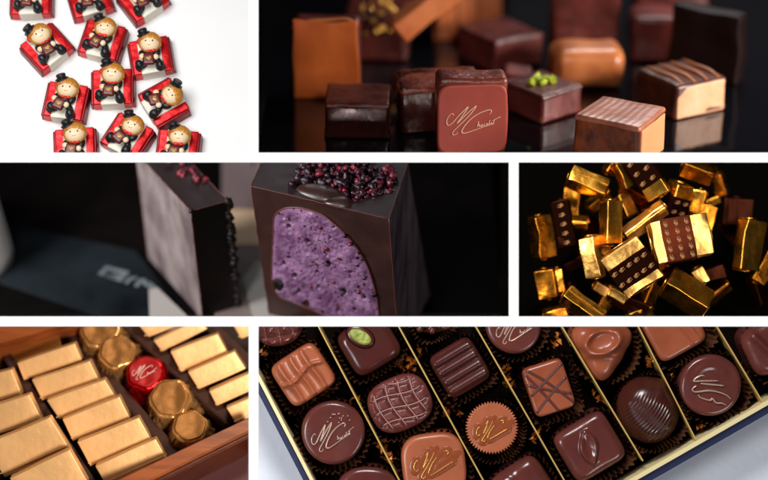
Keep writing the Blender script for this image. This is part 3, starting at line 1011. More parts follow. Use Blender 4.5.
BARS = [
    # u, v, z, ang, tilt, roll, L, Wd, H, material, band(start,end,material), label
    (588, 183, -.9, -22, 0, -25, 42, 19, 18, 'g', None, 'dull gold bar with crumpled bright end, top left of the heap'),
    (624, 174, -1.0, 115, 10, 20, 26, 17, 16, 'g', None, 'short gold bar end at the top centre edge'),
    (647, 176, -.9, -57, 5, 15, 50, 25, 20, 'g', (-.5, .22, 's'), 'gold bar in a printed brown sleeve at the top edge'),
    (698, 171, -1.0, -20, 0, 40, 34, 18, 16, 'a', None, 'amber gold bar at the top edge, right of the sleeved one'),
    (676, 199, -1.0, 70, 12, 30, 34, 22, 20, 'g', (-.5, .12, 's'), 'gold bar with dark sleeve standing above the big reddish sleeved bar'),
    (698, 202, -1.1, 80, 8, -20, 26, 15, 14, 'g', None, 'small upright gold bar right of the dark sleeved one'),
    (711, 201, -1.3, 25, 0, 20, 20, 10, 12, 'g', None, 'little gold sliver pointing right near the upper right'),
    (611, 223, -.75, 90, -4, 22, 46, 19, 18, 'g', None, 'upright gold bar left of the centre of the heap'),
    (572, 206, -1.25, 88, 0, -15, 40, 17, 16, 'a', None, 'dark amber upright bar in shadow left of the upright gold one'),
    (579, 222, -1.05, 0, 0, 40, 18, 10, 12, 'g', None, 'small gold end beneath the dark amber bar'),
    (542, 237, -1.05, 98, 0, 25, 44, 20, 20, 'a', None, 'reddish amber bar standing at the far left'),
    (564, 224, -1.0, 100, 0, -12, 50, 17, 16, 'd', (-.49, .49, 's'), 'upright dark bar in a printed sleeve near the left edge'),
    (645, 222, -.8, 37, 0, 30, 52, 16, 14, 'p', None, 'bright pale gold bar sloping up to the right at the centre'),
    (592, 257, -.75, 101, 0, -28, 43, 17, 20, 'p', None, 'pale gold bar leaning left below the upright gold one'),
    (605, 250, -1.0, 125, 0, 10, 24, 12, 10, 'p', None, 'pale gold wedge squeezed between two bars'),
    (632, 267, -.5, -55, 0, 8, 50, 47, 16, 'p', (-.22, .32, 's'), 'large gold bar in a dark printed sleeve at the centre of the heap'),
    (681, 239, -.6, 10, -4, -6, 62, 45, 18, 'p', (-.34, .20, 'r'), 'large gold bar in a reddish printed sleeve right of the centre'),
    (749, 245, -.8, 82, 0, 25, 53, 25, 18, 'g', None, 'tall gold bar standing alone at the right'),
    (700, 276, -.9, -60, 0, 5, 17, 14, 14, 'p', None, 'small square pale gold end below the reddish sleeved bar'),
    (712, 274, -1.1, 15, 0, 5, 26, 14, 14, 'd', None, 'dark bar behind the small pale gold end'),
    (687, 294, -.6, -31, 0, -42, 50, 28, 24, 'g', None, 'big gold bar with two bright faces at the lower right'),
    (764, 268, -1.0, 60, 0, 10, 34, 16, 16, 'a', None, 'amber bar cut off by the right edge'),
    (546, 284, -1.0, 100, 0, -10, 30, 20, 16, 'a', None, 'dull amber bar standing at the lower left'),
    (559, 281, -.95, 98, 0, 5, 26, 8, 16, 'g', None, 'thin gold bar edge at the lower left'),
    (582, 307, -.7, -36, 0, -30, 46, 17, 20, 'g', None, 'gold bar sloping down to the right at the bottom left edge'),
    (601, 289, -.95, -25, 0, 10, 16, 11, 10, 'p', None, 'small pale gold end below the pale leaning bar'),
    (617, 294, -.9, -28, 0, 15, 20, 11, 10, 'p', None, 'small pale gold end under the dark printed sleeve'),
    (630, 303, -1.0, -25, 0, 25, 40, 18, 14, 'd', None, 'dark brown wrapped bar near the bottom edge'),
    (648, 300, -1.0, 65, 0, 30, 34, 14, 12, 'a', None, 'amber bar edge beneath the centre of the heap'),
    (625, 206, -1.1, 115, 0, 20, 22, 15, 14, 'g', None, 'gold bar end peeping out behind the upright gold bar'),
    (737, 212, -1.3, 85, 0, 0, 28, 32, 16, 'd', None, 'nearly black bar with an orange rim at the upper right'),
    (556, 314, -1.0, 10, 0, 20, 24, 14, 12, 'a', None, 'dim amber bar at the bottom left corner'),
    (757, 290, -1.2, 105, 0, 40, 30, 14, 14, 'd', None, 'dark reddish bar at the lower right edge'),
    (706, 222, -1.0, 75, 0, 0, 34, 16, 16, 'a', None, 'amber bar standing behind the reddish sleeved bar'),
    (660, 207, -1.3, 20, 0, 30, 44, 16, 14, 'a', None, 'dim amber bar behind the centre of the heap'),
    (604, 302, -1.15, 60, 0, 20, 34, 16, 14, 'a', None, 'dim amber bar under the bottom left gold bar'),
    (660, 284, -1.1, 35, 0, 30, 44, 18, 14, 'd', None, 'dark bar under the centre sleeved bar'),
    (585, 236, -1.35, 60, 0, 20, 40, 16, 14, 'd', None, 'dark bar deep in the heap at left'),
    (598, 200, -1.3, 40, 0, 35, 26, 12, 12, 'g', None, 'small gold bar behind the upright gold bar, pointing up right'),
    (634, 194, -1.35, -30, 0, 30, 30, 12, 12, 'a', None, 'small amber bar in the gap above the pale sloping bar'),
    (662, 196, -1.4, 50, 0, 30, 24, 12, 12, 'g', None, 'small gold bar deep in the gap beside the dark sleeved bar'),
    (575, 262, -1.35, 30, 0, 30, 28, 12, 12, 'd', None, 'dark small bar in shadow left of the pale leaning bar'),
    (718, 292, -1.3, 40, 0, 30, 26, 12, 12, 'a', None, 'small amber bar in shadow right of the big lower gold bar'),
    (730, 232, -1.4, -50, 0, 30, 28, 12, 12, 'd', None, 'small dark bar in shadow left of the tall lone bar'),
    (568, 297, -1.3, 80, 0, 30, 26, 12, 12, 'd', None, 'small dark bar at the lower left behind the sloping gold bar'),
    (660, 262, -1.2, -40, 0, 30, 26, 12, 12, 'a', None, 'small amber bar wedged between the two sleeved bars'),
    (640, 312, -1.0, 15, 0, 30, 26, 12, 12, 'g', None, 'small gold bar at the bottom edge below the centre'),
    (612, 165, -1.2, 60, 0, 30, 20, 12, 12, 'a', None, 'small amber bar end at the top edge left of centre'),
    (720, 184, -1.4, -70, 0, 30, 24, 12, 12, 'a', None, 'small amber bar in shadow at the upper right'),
]
MM = {'g': gold, 'p': goldp, 'a': amber, 'd': mat('dark_shaded_foil', srgb(46, 14, 4), .4, .9, bump=.5, bscale=4), 's': sleeve, 'r': sleever}  # the dark foil paints the deepest shade of the heap
for i, (u, v, z, ang, tilt, roll, L, Wd, H, mk, band, lab) in enumerate(BARS):
    k = (D - z) / D / 100
    M = Matrix.Translation(W(u, v, z)) @ Matrix.Rotation(R(ang), 4, 'Z') @ Matrix.Rotation(R(-tilt), 4, 'Y') @ Matrix.Rotation(R(roll), 4, 'X')
    t = thing('foil_wrapped_bar', lab, 'wrapped chocolate', M, 'gold wrapped chocolates heaped on black')
    l, w, h = L * k * .95, Wd * k * .93, H * k * .93
    bm = rbox(l, w, h, .012, 9, .020, 5, base=False, seed=i + 1)
    obj('foil', clip(bm, x0=1.31, y0=Y(321) + .012, y1=Y(158), M=M), MM[mk], t)
    # folded end flaps
    for s in (-1, 1):
        bm = bmesh.new()
        x = s * (l / 2 + .004)
        a = [bm.verts.new(p) for p in ((x, -w * .47, -h * .45), (x, w * .47, -h * .45), (x + s * .012, w * .08, h * .12), (x + s * .012, -w * .06, h * .12))]
        b = [bm.verts.new((p.co.x + s * .006, p.co.y, p.co.z)) for p in a]
        bm.faces.new(b)
        for q in range(4):
            bm.faces.new((a[q], a[(q + 1) % 4], b[(q + 1) % 4], b[q]))
        obj('end_fold', clip(bm, x0=1.31, y0=Y(321) + .012, y1=Y(158), M=M), MM[mk], t)
    # a lengthwise foil seam
    bm = rbox(l * .96, w * .28, .008, .003, 5, .006, 6, base=False, seed=i)
    bm.transform(Matrix.Translation((0, w * .2, h / 2 + .004)))
    if not band and i % 3 != 0:
        bm.free()
    elif not band:
        obj('foil_seam', clip(bm, x0=1.31, y0=Y(321) + .012, y1=Y(158), M=M), MM[mk], t)
    else:
        bm.free()
        x0, x1b = band[0] * l, band[1] * l
        bm = rbox(x1b - x0, w + .024, h + .024, .018, 6, .002, 4, base=False)
        bm.transform(Matrix.Translation(((x0 + x1b) / 2, 0, 0)))
        pr = bmesh.new()
        sx = .072
        nx = max(1, int((x1b - x0 - .02) / (sx * 1.2)))
        ny = max(1, int((w - .02) / (sx * 1.05)))
        nf = len(bm.faces)
        for a in range(nx):
            for b in range(ny):
                cx_ = x0 + (x1b - x0) * (a + .5) / nx
                cy_ = -w / 2 + w * (b + .5) / ny
                join(pr, signature(sx * 1.0, .0042, zf=lambda x, y: h / 2 + .0135, small=False, rot=R(90), off=(cx_, cy_), flat=.5))
        join(bm, pr)
        bm.faces.ensure_lookup_table()
        for f_ in bm.faces[nf:]:
            f_.material_index = 1
        obj('paper_sleeve', clip(bm, x0=1.31, y0=Y(321) + .012, y1=Y(158), M=M), [MM[band[2]], print_m], t)
area('key_lamp_gold', (1.2, 6.5, 6.5), W(640, 240, -.8), 1.2, 7.0, (1, .90, .70), 'P4')
area('side_lamp_gold', (-3, .5, 4.5), W(640, 240, -.8), .9, 1.3, (1, .85, .6), 'P4')
area('low_lamp_gold', (5.5, -4.5, 9), W(640, 240, -.8), 1.2, 1.2, (1, .8, .55), 'P4')
area('front_gleam_gold', (5.6, 1.2, 13), W(640, 240, -.8), 3.4, .75, (1, .88, .64), 'P4')  # added light near the camera axis for a frontal gleam

# ================================================================== P5: wooden box with gold bars and round foil chocolates
use('P5')
el = R(60)
n5 = Vector((0, math.cos(el), math.sin(el)))
p5 = W(120, 400, -1.35)
F5 = lambda u, v, h=0.: on_plane(u, v, p5 + n5 * h, n5)
cl5 = dict(x1=-1.375, y1=Y(321.4) - .014)
woodo = mat('orange_brown_wood', srgb(158, 86, 42), .4, bump=.15, bscale=4, col2=srgb(122, 62, 28), nscale=3, stretch=(.35, 3, 3))
woodd = mat('dark_brown_wood', srgb(62, 24, 10), .7, bump=.4, bscale=5, col2=srgb(50, 22, 14), nscale=4, stretch=(1, 3, 1))
woodr = mat('red_brown_wood_side', srgb(92, 38, 20), .45, bump=.3, bscale=5, col2=srgb(70, 26, 16), nscale=2)
inner = mat('dark_box_floor', srgb(34, 16, 10), .7, bump=.2, bscale=4)
goldbar = mat('matt_gold_paper', srgb(238, 196, 142), .48, .4, bump=.6, bscale=1.8, col2=srgb(232, 188, 134), nscale=1.0, crinkle=.05, cscale=1.2, rvar=.06)
goldball = mat('crumpled_gold_foil', srgb(238, 186, 122), .28, .75, bump=.9, bscale=5, crinkle=.6, cscale=4.5, rvar=.08)
goldtop = mat('smooth_gold_foil_top', srgb(156, 108, 56), .5, .5, bump=.6, bscale=4, crinkle=.15, cscale=4)
redfoil = mat('crumpled_red_foil', srgb(190, 6, 20), .26, .75, bump=.8, bscale=5, crinkle=.6, cscale=4.5)
redtop5 = mat('red_foil_top', srgb(168, 8, 20), .5, .3, bump=.3, bscale=4)
# table beyond the box
table5 = mat('purple_brown_table', srgb(84, 48, 54), .5, bump=.1, bscale=4)
bm = quad_bm([F5(66, 526, .3), F5(262, 430, .3), F5(420, 360, .3), F5(420, 600, .3)])
struct('table_surface', clip(bm, **cl5), table5)
box = thing('wooden_box', 'open wooden chocolate box with orange brown rim and dark dividers', 'box', Matrix.Translation(F5(120, 400)))
OB = F5(120, 400)
Mb = Matrix.Translation(OB)
def prism(name, base, h0, h1, m, parent=box):
    """footprint in photo pixels at height h1 of the box floor frame, extruded straight down to h0"""
    top = [F5(u, v, h1) for u, v in base]
    bm = bmesh.new()
    a = [bm.verts.new(p - OB) for p in top]
    b = [bm.verts.new(p - OB - n5 * (h1 - h0)) for p in top]
    bm.faces.new(a)
    bm.faces.new(b[::-1])
    for i in range(len(a)):
        bm.faces.new((a[i], b[i], b[(i + 1) % len(a)], a[(i + 1) % len(a)]))
    bmesh.ops.bevel(bm, geom=bm.edges[:], offset=.012, segments=2, affect='EDGES', clamp_overlap=True)
    clip(bm, M=Mb, **cl5)
    return obj(name, bm, m, parent, False)
prism('box_floor', [(-60, 300), (300, 280), (300, 420), (110, 500), (-60, 560)], -.06, 0, inner)
prism('rim', [(60, 507), (260, 412), (262, 425), (66, 522)], .30, .72, woodo)
prism('outer_side', [(66, 524), (262, 427), (263, 430), (68, 528)], .29, .70, woodr)
prism('rear_wall', [(-40, 352), (2, 343), (56, 327), (130, 305), (130, 290), (-40, 310)], -.0, .62, woodo)
for pts in ([(-6, 344), (4, 341), (98, 484), (86, 486)], [(48, 318), (60, 316), (180, 450), (168, 458)],
            [(108, 312), (122, 308), (242, 418), (226, 424)], [(184, 308), (198, 305), (262, 366), (262, 384)]):
    prism('divider', pts, .0, .34, woodd)
# bars: top-left, top-right, bottom-left corners of the big face in the photo
BP = [((-40, 382), (11.7, 369), (-30, 409), 'A'), ((-34, 414), (30, 394), (-22, 441), 'A'), ((-16, 444), (50, 417), (4, 478), 'A'), ((10, 478), (70, 449), (28, 512), 'A'),
      ((17, 363), (75, 343), (24, 380.5), 'B'), ((32, 380), (90, 360.5), (41.5, 401), 'B'), ((47, 400), (105, 379), (59, 420), 'B'), ((62, 419), (120, 396), (72.5, 441.5), 'B'), ((77.5, 442), (139.5, 417), (90, 467), 'B'), ((95, 466), (156, 438.5), (106, 486), 'B'),
      ((134, 320), (175, 303), (148, 338), 'D'), ((153, 341), (199, 318), (162, 352), 'D'), ((170, 351.5), (218, 333.5), (180.5, 372), 'D'), ((188, 372), (235, 351), (199, 390), 'D'), ((208.5, 391), (256, 370), (216, 406.5), 'D'), ((226, 408), (272, 388), (236, 424), 'D'),
      ((230, 320), (270, 305), (241, 339), 'E'), ]
lab = {'A': ['topmost matt gold bar in the far left column, against the left edge', 'second matt gold bar down in the far left column', 'largest matt gold bar, in the far left column', 'lowest matt gold bar of the far left column, cut by the bottom edge'],
       'B': ['topmost gold bar of the second column, by the rear wooden wall', 'second gold bar down in the second column, greenish at its right end', 'third gold bar down in the second column', 'fourth and brightest gold bar in the second column', 'fifth gold bar down in the second column, softly creased', 'lowest gold bar of the second column, touching the wooden rim'],
       'D': ['gold bar cut by the top edge right of the round foil chocolates', 'second gold bar down in the column right of the round chocolates', 'third gold bar down in the column right of the round chocolates', 'fourth gold bar down in the column right of the round chocolates', 'fifth gold bar of the right column, cut by the right edge', 'lowest gold bar of the right column, next to the wooden rim'],
       'E': ['gold bar corner in the top right corner of the wooden box']}
cnt = {}
for i, (tl, tr, bl, c) in enumerate(BP):
    j = cnt.get(c, 0)
    cnt[c] = j + 1
    zf = F5(*bl, .42).z
    a, b, d = W(*tl, 0), W(*tr, 0), W(*bl, 0)
    L, ang = (b - a).length, math.atan2((b - a).y, (b - a).x)
    yv = (a - d)
    Hh = abs(yv.dot(Vector((-math.sin(ang), math.cos(ang), 0))))
    sk = yv.dot(Vector((math.cos(ang), math.sin(ang), 0))) / Hh
    cpx = ((tr[0] + bl[0]) / 2, (tr[1] + bl[1]) / 2)
    z = F5(cpx[0], cpx[1], .5).z
    k = (D - z) / D
    th = .16
    lean = R(7)
    M = Matrix.Translation(W(cpx[0], cpx[1], z)) @ Matrix.Rotation(ang, 4, 'Z') @ Matrix.Rotation(lean, 4, 'X')
    t = thing('gold_bar', lab[c][j], 'wrapped chocolate', M, 'gold paper bars in the wooden box')
    bm = rbox(L * k, Hh * k / math.cos(lean) * 1.0, th, .012, 8, .010, 2.0, base=False, seed=i)
    bm.transform(Matrix(((1, sk, 0, 0), (0, 1, 0, 0), (0, 0, 1, -th / 2), (0, 0, 0, 1))))
    obj('paper_wrap', clip(bm, M=M, **cl5), goldbar, t)
    bm = rbox(L * k * .985, .012, .006, .002, 6, .006, 3, base=False, seed=i)
    bm.transform(Matrix.Translation((0, -Hh * k * .36, .003)))
    obj('wrap_seam', clip(bm, M=M, **cl5), goldbar, t)
# gold bar behind the second column, shade put into its dull colour
bm = rbox(.60, .22, .03, .01, 4)
M = fmat(F5(34, 350, .34), Vector((1, .28, 0)).normalized(), Vector((-.28, .86, -.42)).normalized(), Vector((1, .28, 0)).normalized().cross(Vector((-.28, .86, -.42)).normalized()))
t = obj('shaded_bar', clip(bm, M=M, **cl5), mat('shaded_gold_paper', srgb(150, 96, 38), .5, .3))
t.matrix_world = M
t['label'] = 'gold bar with its shade put into a dull colour, against the rear wall of the wooden box'
t['category'] = 'card'
BALLS = [(100, 329, .22, 'g', 'gold foil round chocolate half cut by the top edge of the wooden box'), (117, 351, .20, 'g', 'gold foil round chocolate directly above the red one'),
         (145, 372, .205, 'r', 'red foil chocolate with pale signature on its flat top'), (170, 398, .225, 'g', 'gold foil round chocolate directly below the red one'), (190, 426, .19, 'g', 'lowest gold foil round chocolate, resting by the wooden rim')]
xr = Vector((1, .0, 0))
yr = n5.cross(xr)
for i, (u, v, r, c, labl) in enumerate(BALLS):
    nn = (n5 + Vector((.05 * math.sin(i * 2), -.08 * (i % 2), .05))).normalized()
    ex = Vector((1, 0, 0)); ex = (ex - nn * ex.dot(nn)).normalized()
    hh = .36
    P = F5(u, v, .50) - nn * hh
    M = fmat(P, ex, nn.cross(ex), nn)
    t = thing('round_foil_chocolate', labl, 'wrapped chocolate', M, 'round foil chocolates in the wooden box')
    ph = i * .7
    def rf(t_, r=r, ph=ph, c=c):
        n_ = 6
        fac = 1 + .035 * math.cos(n_ * (t_ + ph)) + .02 * noise.noise(Vector((math.cos(t_) * 2, math.sin(t_) * 2, ph * 9)))
        return r * fac
    def side(t_, q, ph=ph):
        return .055 * abs(noise.noise(Vector((math.cos(t_) * 5, math.sin(t_) * 5, ph + q * 1.6)))) * (q ** .4) + .045 * noise.noise(Vector((math.cos(t_) * 13, math.sin(t_) * 13, ph + q * 3)))
    def rel(x, y, s, i=i):
        return .012 * noise.noise(Vector((x * 9, y * 9, i * 3))) - .01 * (1 - s)
    obj('foil', clip(dome(rf, hh, .045, rel, nt=140, nr=18, flare=.22, side=side), M=M, **cl5), redfoil if c == 'r' else goldball, t)
    bm = dome(lambda a_: rf(a_) * .84, .02, .012, rel, nt=80, nr=14, flare=0)
    bm.transform(Matrix.Translation((0, 0, hh - .006)))
    obj('flat_top', clip(bm, M=M, **cl5), redtop5 if c == 'r' else goldtop, t)
    if c == 'r':
        s_ = signature(.27, .005, .003, off=(.0, -.0), rot=R(12))
        s_.transform(Matrix.Translation((-.0, .0, hh + .02)))
        obj('signature', s_, mat('pink_print', srgb(240, 190, 190), .5), t)
area('warm_lamp_box', (1.5, -3.0, 8), W(120, 410, -1), 1.8, 3.2, (1, .82, .64), 'P5')
area('rear_warm_lamp_box', (-1.0, 4.5, 3.0), W(140, 400, -1), 1.6, 1.6, (1, .80, .60), 'P5')

# ================================================================== P6: assorted chocolates in a navy box, seen from above
use('P6')
n6 = Vector((0, 0, 1))
A6 = R(29.8)
e1 = Vector((math.cos(A6), math.sin(A6), 0))
e2 = Vector((math.sin(A6), -math.cos(A6), 0))
ZB = -.85          # tray floor
ZT = -.45          # tops of the dividers
cl6 = dict(x0=-1.345, y1=Y(321.4) - .014)
grey = mat('pale_blue_grey_cloth', srgb(232, 235, 243), .8, bump=.25, bscale=14, col2=srgb(222, 226, 236), nscale=.8)
bm = quad_bm([(-3, -5, -1.0), (7, -5, -1.0), (7, 1, -1.0), (-3, 1, -1.0)])
struct('tablecloth_surface', clip(bm, **cl6), grey)
navy = mat('navy_card', srgb(10, 22, 62), .5, bump=.1, bscale=8)
goldrim = mat('gold_rim', srgb(246, 226, 170), .4, .35, bump=.2, bscale=5)
divm = mat('gold_edge', srgb(206, 170, 96), .4, .35, bump=.2, bscale=6)
darkt = mat('dark_tray', (.004, .0018, .0012, 1), .9, spec=.05, bump=.3, bscale=6)
cupm = mat('brown_glassine_cup', (.09, .034, .015, 1), .24, bump=.3, bscale=8)
ambr = mat('painted_amber_glint', srgb(190, 110, 34), .35, .5, bump=.4, bscale=8, col2=srgb(120, 60, 16), nscale=5)  # painted reflections among the cups, as amber colour
box6 = thing('chocolate_box', 'navy box with gold rim holding assorted chocolates in diagonal rows', 'box', Matrix.Translation(W(500, 420, ZB)))
O6 = W(500, 420, ZB)
M6 = Matrix.Translation(O6)
def wall6(name, a, b, th, z0, z1, m, parent=box6):
    """thin upright wall whose top edge runs between two photo points"""
    A, B = W(a[0], a[1], z1), W(b[0], b[1], z1)
    d = (B - A).normalized()
    s = Vector((-d.y, d.x, 0)) * th / 2
    bm = bmesh.new()
    lo = [bm.verts.new(Vector((p.x, p.y, z0)) - O6) for p in (A + s, B + s, B - s, A - s)]
    hi = [bm.verts.new(Vector((p.x, p.y, z1)) - O6) for p in (A + s, B + s, B - s, A - s)]
    bm.faces.new(hi)
    bm.faces.new(lo[::-1])
    for i in range(4):
        bm.faces.new((lo[i], lo[(i + 1) % 4], hi[(i + 1) % 4], hi[i]))
    clip(bm, M=M6, **cl6)
    return obj(name, bm, m, parent, False)
C6 = (318, 494)      # lower corner of the box
# left side and lower right side
wall6('side_wall', (229, 320), (319.5, 495), .035, ZB, ZT + .02, goldrim)
wall6('navy_side', (225, 323), (316, 499), .055, ZB - .14, ZT - .01, navy)
wall6('side_wall', (319, 660.6 - 1), (810, 378.4), .045, ZB, ZT + .02, goldrim)
wall6('navy_side', (318, 667.6), (810, 385.2), .075, ZB - .14, ZT - .01, navy)
DV = [((315, 320), (420, 520)), ((395, 320), (505, 520)), ((472, 320), (590, 525)), ((558, 320), (643, 461)), ((635, 320), (696, 440)), ((713, 320), (765, 406))]
for a, b in DV:
    wall6('divider', a, b, .014, ZB, ZT, divm)
bm = bmesh.new()
fl = [W(u, v, ZB) - O6 for u, v in ((225, 310), (318, 497), (318, 656), (812, 374), (812, 300))]
bm.faces.new([bm.verts.new(p) for p in fl])
clip(bm, M=M6, **cl6)
obj('tray_floor', bm, darkt, box6, False)

cdark = mat('dark_purple_brown', srgb(100, 50, 43), .27, bump=.12, bscale=7, col2=srgb(76, 36, 34), nscale=2, rvar=.1)
cdark2 = mat('glossy_dark_chocolate', srgb(74, 32, 28), .27, bump=.08, bscale=5, col2=srgb(62, 27, 25), nscale=2, rvar=.05)
cmilk = mat('milk_chocolate_six', srgb(168, 94, 62), .36, bump=.1, bscale=7, col2=srgb(146, 76, 48), nscale=2, rvar=.06)
cmilk2 = mat('glossy_milk_chocolate', srgb(150, 80, 54), .28, bump=.08, bscale=6, col2=srgb(126, 62, 40), nscale=2)
cshell = mat('shell_dark_chocolate', srgb(62, 26, 20), .25, bump=.1, bscale=5, col2=srgb(60, 26, 20), nscale=2)
crack = mat('cracked_mauve', srgb(100, 48, 42), .36, bump=.25, bscale=6, col2=srgb(88, 42, 42), nscale=3)
vein = mat('pale_vein', srgb(168, 118, 110), .4)
goldpen = mat('gold_drizzle', srgb(220, 170, 90), .3, .6)
silvpen = mat('silver_drizzle', srgb(176, 146, 128), .25, .35)
brownlog = mat('brown_glaze', srgb(132, 64, 34), .3)
drz = mat('dark_drizzle', srgb(84, 44, 40), .35)
pist = mat('pistachio_half', srgb(170, 176, 84), .5, bump=.6, bscale=10, col2=srgb(120, 130, 50), nscale=7)

def P6(name, label, u, v, rot=0., z=ZB + .02):
    M = Matrix.Translation(W(u, v, z + .36)) 
    M.translation.z = z
    M = M @ Matrix.Rotation(R(rot), 4, 'Z')
    return thing(name, label, 'chocolate', M, None), M
def put(name, bm, m, t, M, smooth=True):
    return obj(name, clip(bm, M=M, **cl6), m, t, smooth)
def cup(u, v, a, b, p, rot, label, seed=0, nfl=40, hh=.30):
    M = Matrix.Translation(W(u, v, ZB + .004)) @ Matrix.Rotation(R(rot), 4, 'Z')
    f = superell(a, b, p)
    bm = bmesh.new()
    nt = nfl * 6
    rings = []
    for k in range(7):
        q = k / 6
        ring = []
        for i in range(nt):
            th = 2 * PI * i / nt
            r = f(th) * (.93 + .17 * q) + (.006 + .02 * q) * (math.sin(nfl * th + .9 * math.sin(3 * th + seed) + .5 * math.sin(7 * th)) * (.7 + .6 * noise.noise(Vector((math.cos(th) * 3, math.sin(th) * 3, seed))))) 
            ring.append(bm.verts.new((r * math.cos(th), r * math.sin(th), hh * q + .014 * math.sin(nfl * th * .5 + seed) * q)))
        rings.append(ring)
    for x, y in zip(rings, rings[1:]):
        for i in range(nt):
            bm.faces.new((x[i], x[(i + 1) % nt], y[(i + 1) % nt], y[i]))
    clip(bm, M=M, **cl6)
    o = obj('paper_cup', bm, cupm)
    o.matrix_world = M
    o['label'] = label
    o['category'] = 'paper cup'
    o['group'] = 'brown ruffled paper cups in the box'
    return o

def ramp_ridge(x, w):
    return math.exp(-(x / w) ** 2)

# 1 diamond waffle
t, M = P6('waffle_chocolate', 'round dark chocolate with diamond waffle pattern in the top left corner of the box', 277, 322, 10)
def rel(x, y, s):
    a = abs(math.sin(x * 22)); b = abs(math.sin(y * 22))
    return .07 * min(a, b)
put('shell', dome(superell(.26, .25, 2.3), .34, .06, rel, nt=150, nr=60), cdark, t, M)
cup(277, 322, .28, .27, 2.3, 10, 'ruffled cup around the diamond waffle chocolate')
# 2 milk ridged square
t, M = P6('ridged_milk_chocolate', 'square milk chocolate with three wavy ridges and a cross ridge, near the left side', 303, 375, 33)
def rel(x, y, s):
    xx = x + .012 * math.sin(y * 12)
    r = 0
    for k, c in enumerate((-.14, .0, .13)):
        d = xx - c
        r += .06 * (ramp_ridge(d, .045) if d < 0 else ramp_ridge(d, .014)) * (.6 + .4 * math.cos(y * 7))
    return r + .035 * ramp_ridge(y - .02 - .03 * math.sin(x * 14), .022)
put('shell', dome(superell(.265, .25, 6), .40, .05, rel, nt=160, nr=50), cmilk, t, M)
cup(303, 375, .29, .275, 6, 33, 'ruffled cup around the ridged milk chocolate', 1)
# 3 dark with pistachio
t, M = P6('pistachio_topped_chocolate', 'square dark chocolate topped with green pistachio half at the top edge', 369, 345, 31)
def rel(x, y, s):
    d = math.hypot((x + .03) / 1.3, y - .11)
    return .05 * math.exp(-((d - .10) / .05) ** 2) - .04 * (1 if d < .07 else 0)
put('shell', dome(superell(.27, .255, 5), .40, .10, None, nt=120, nr=40, flare=.1), cdark2, t, M)
Mp = Matrix.Translation((-.03, .12, .40)) @ Matrix.Rotation(R(-60), 4, 'Z')
b = dome(superell(.155, .10, 2), .03, .03, nt=50, nr=8); b.transform(Mp)
put('collar', b, cdark2, t, M)
b = dome(superell(.125, .07, 2), .055, .04, lambda x, y, s: .012 * noise.noise(Vector((x * 30, y * 30, 0))), nt=60, nr=12); b.transform(Mp)
put('pistachio', b, pist, t, M)
cup(369, 345, .295, .28, 5, 31, 'ruffled cup around the pistachio topped chocolate', 2)
# 4 striped
t, M = P6('striped_chocolate', 'square dark chocolate with four broad raised stripes', 460, 368, 31)
def rel(x, y, s):
    k = (y + .216) / .108
    f = k - math.floor(k)
    return (.042 * math.sin(PI * f) ** .8 if -.216 < y < .216 else 0)
put('shell', dome(superell(.245, .25, 6), .36, .06, rel, nt=170, nr=60), cdark2, t, M)
cup(460, 368, .275, .275, 6, 31, 'ruffled cup around the striped chocolate', 3)
# 5 round MC top
def round_mc(u, v, r, label, rot, pen, m=cdark, sz=1., offs=(0, 0), extra=True, name='round_signed_chocolate'):
    t, M = P6(name, label, u, v, 0)
    put('shell', dome(lambda a: r * (1 + .012 * math.sin(3 * a + u)), .36, .05, lambda x, y, s: .01 * noise.noise(Vector((x * 4, y * 4, u))), nt=110, nr=30), m, t, M)
    b = signature(sz, .0088, .005, rot=R(rot), off=offs, flat=.8)
    b.transform(Matrix.Translation((0, 0, .365)))
    put('drizzled_signature', b, pen, t, M)
    return t, M
round_mc(514, 326, .285, 'round dark chocolate with silvery signature cut by the top edge', 14, silvpen, sz=.42, offs=(.02, -.03))
cup(514, 326, .31, .31, 2, 0, 'ruffled cup around the round dark chocolate at the top edge', 4)
# 6 bumpy cluster
t, M = P6('nut_cluster', 'small bumpy dark chocolate cluster peeping in at the top edge', 432, 316, 0)
b = dome(superell(.2, .18, 2.5), .28, .08, nt=60, nr=14)
for k in range(34):
    a, s = random.uniform(0, 2 * PI), math.sqrt(random.random()) * .19
    ell((s * math.cos(a), s * math.sin(a), .3), (.04, .04, .04), None, 10, bm=b)
put('shell', b, cdark2, t, M)
cup(432, 316, .24, .22, 3, 30, 'ruffled cup around the bumpy cluster', 5)
# 7 big round left
t, M = round_mc(333, 433, .325, 'large round dark chocolate with silvery signature and sugar dots, lower left', 16, silvpen, sz=.46, offs=(.0, -.02))
for k in range(14):
    x, y = .02 + random.gauss(.04, .06), .14 + random.gauss(.02, .05)
    put('sugar_dot', ell((x, y, .372), (.009, .009, .007), None, 8), vein, t, M)
cup(333, 433, .35, .35, 2, 0, 'ruffled cup around the large round dark chocolate', 6)
# 8 oval crackled
t, M = P6('crackled_oval_chocolate', 'oval dark chocolate divided by pale cracks into small squares', 400, 404, 24)
cells = [(-.19, -.26), (-.07, .0), (.06, .0), (.18, .0)]
def gx(x, y):
    return x + .035 * math.sin(y * 8 + 1)
def gy(x, y):
    return y + .03 * math.sin(x * 9)
def linedist(x, y):
    a = min(abs(gx(x, y) - c) for c in (-.20, -.065, .07, .2))
    b = min(abs(gy(x, y) - c) for c in (-.17, -.04, .095, .21))
    return min(a, b)
def rel(x, y, s):
    d = linedist(x, y)
    return -.035 * math.exp(-(d / .02) ** 2) + .006 * noise.noise(Vector((x * 14, y * 14, 3)))
put('shell', dome(superell(.325, .275, 2.7), .38, .1, rel, nt=200, nr=70), crack, t, M)
f8 = superell(.3, .252, 2.7)
b = bmesh.new()
def inside(x, y):
    return math.hypot(x, y) < f8(math.atan2(y, x))
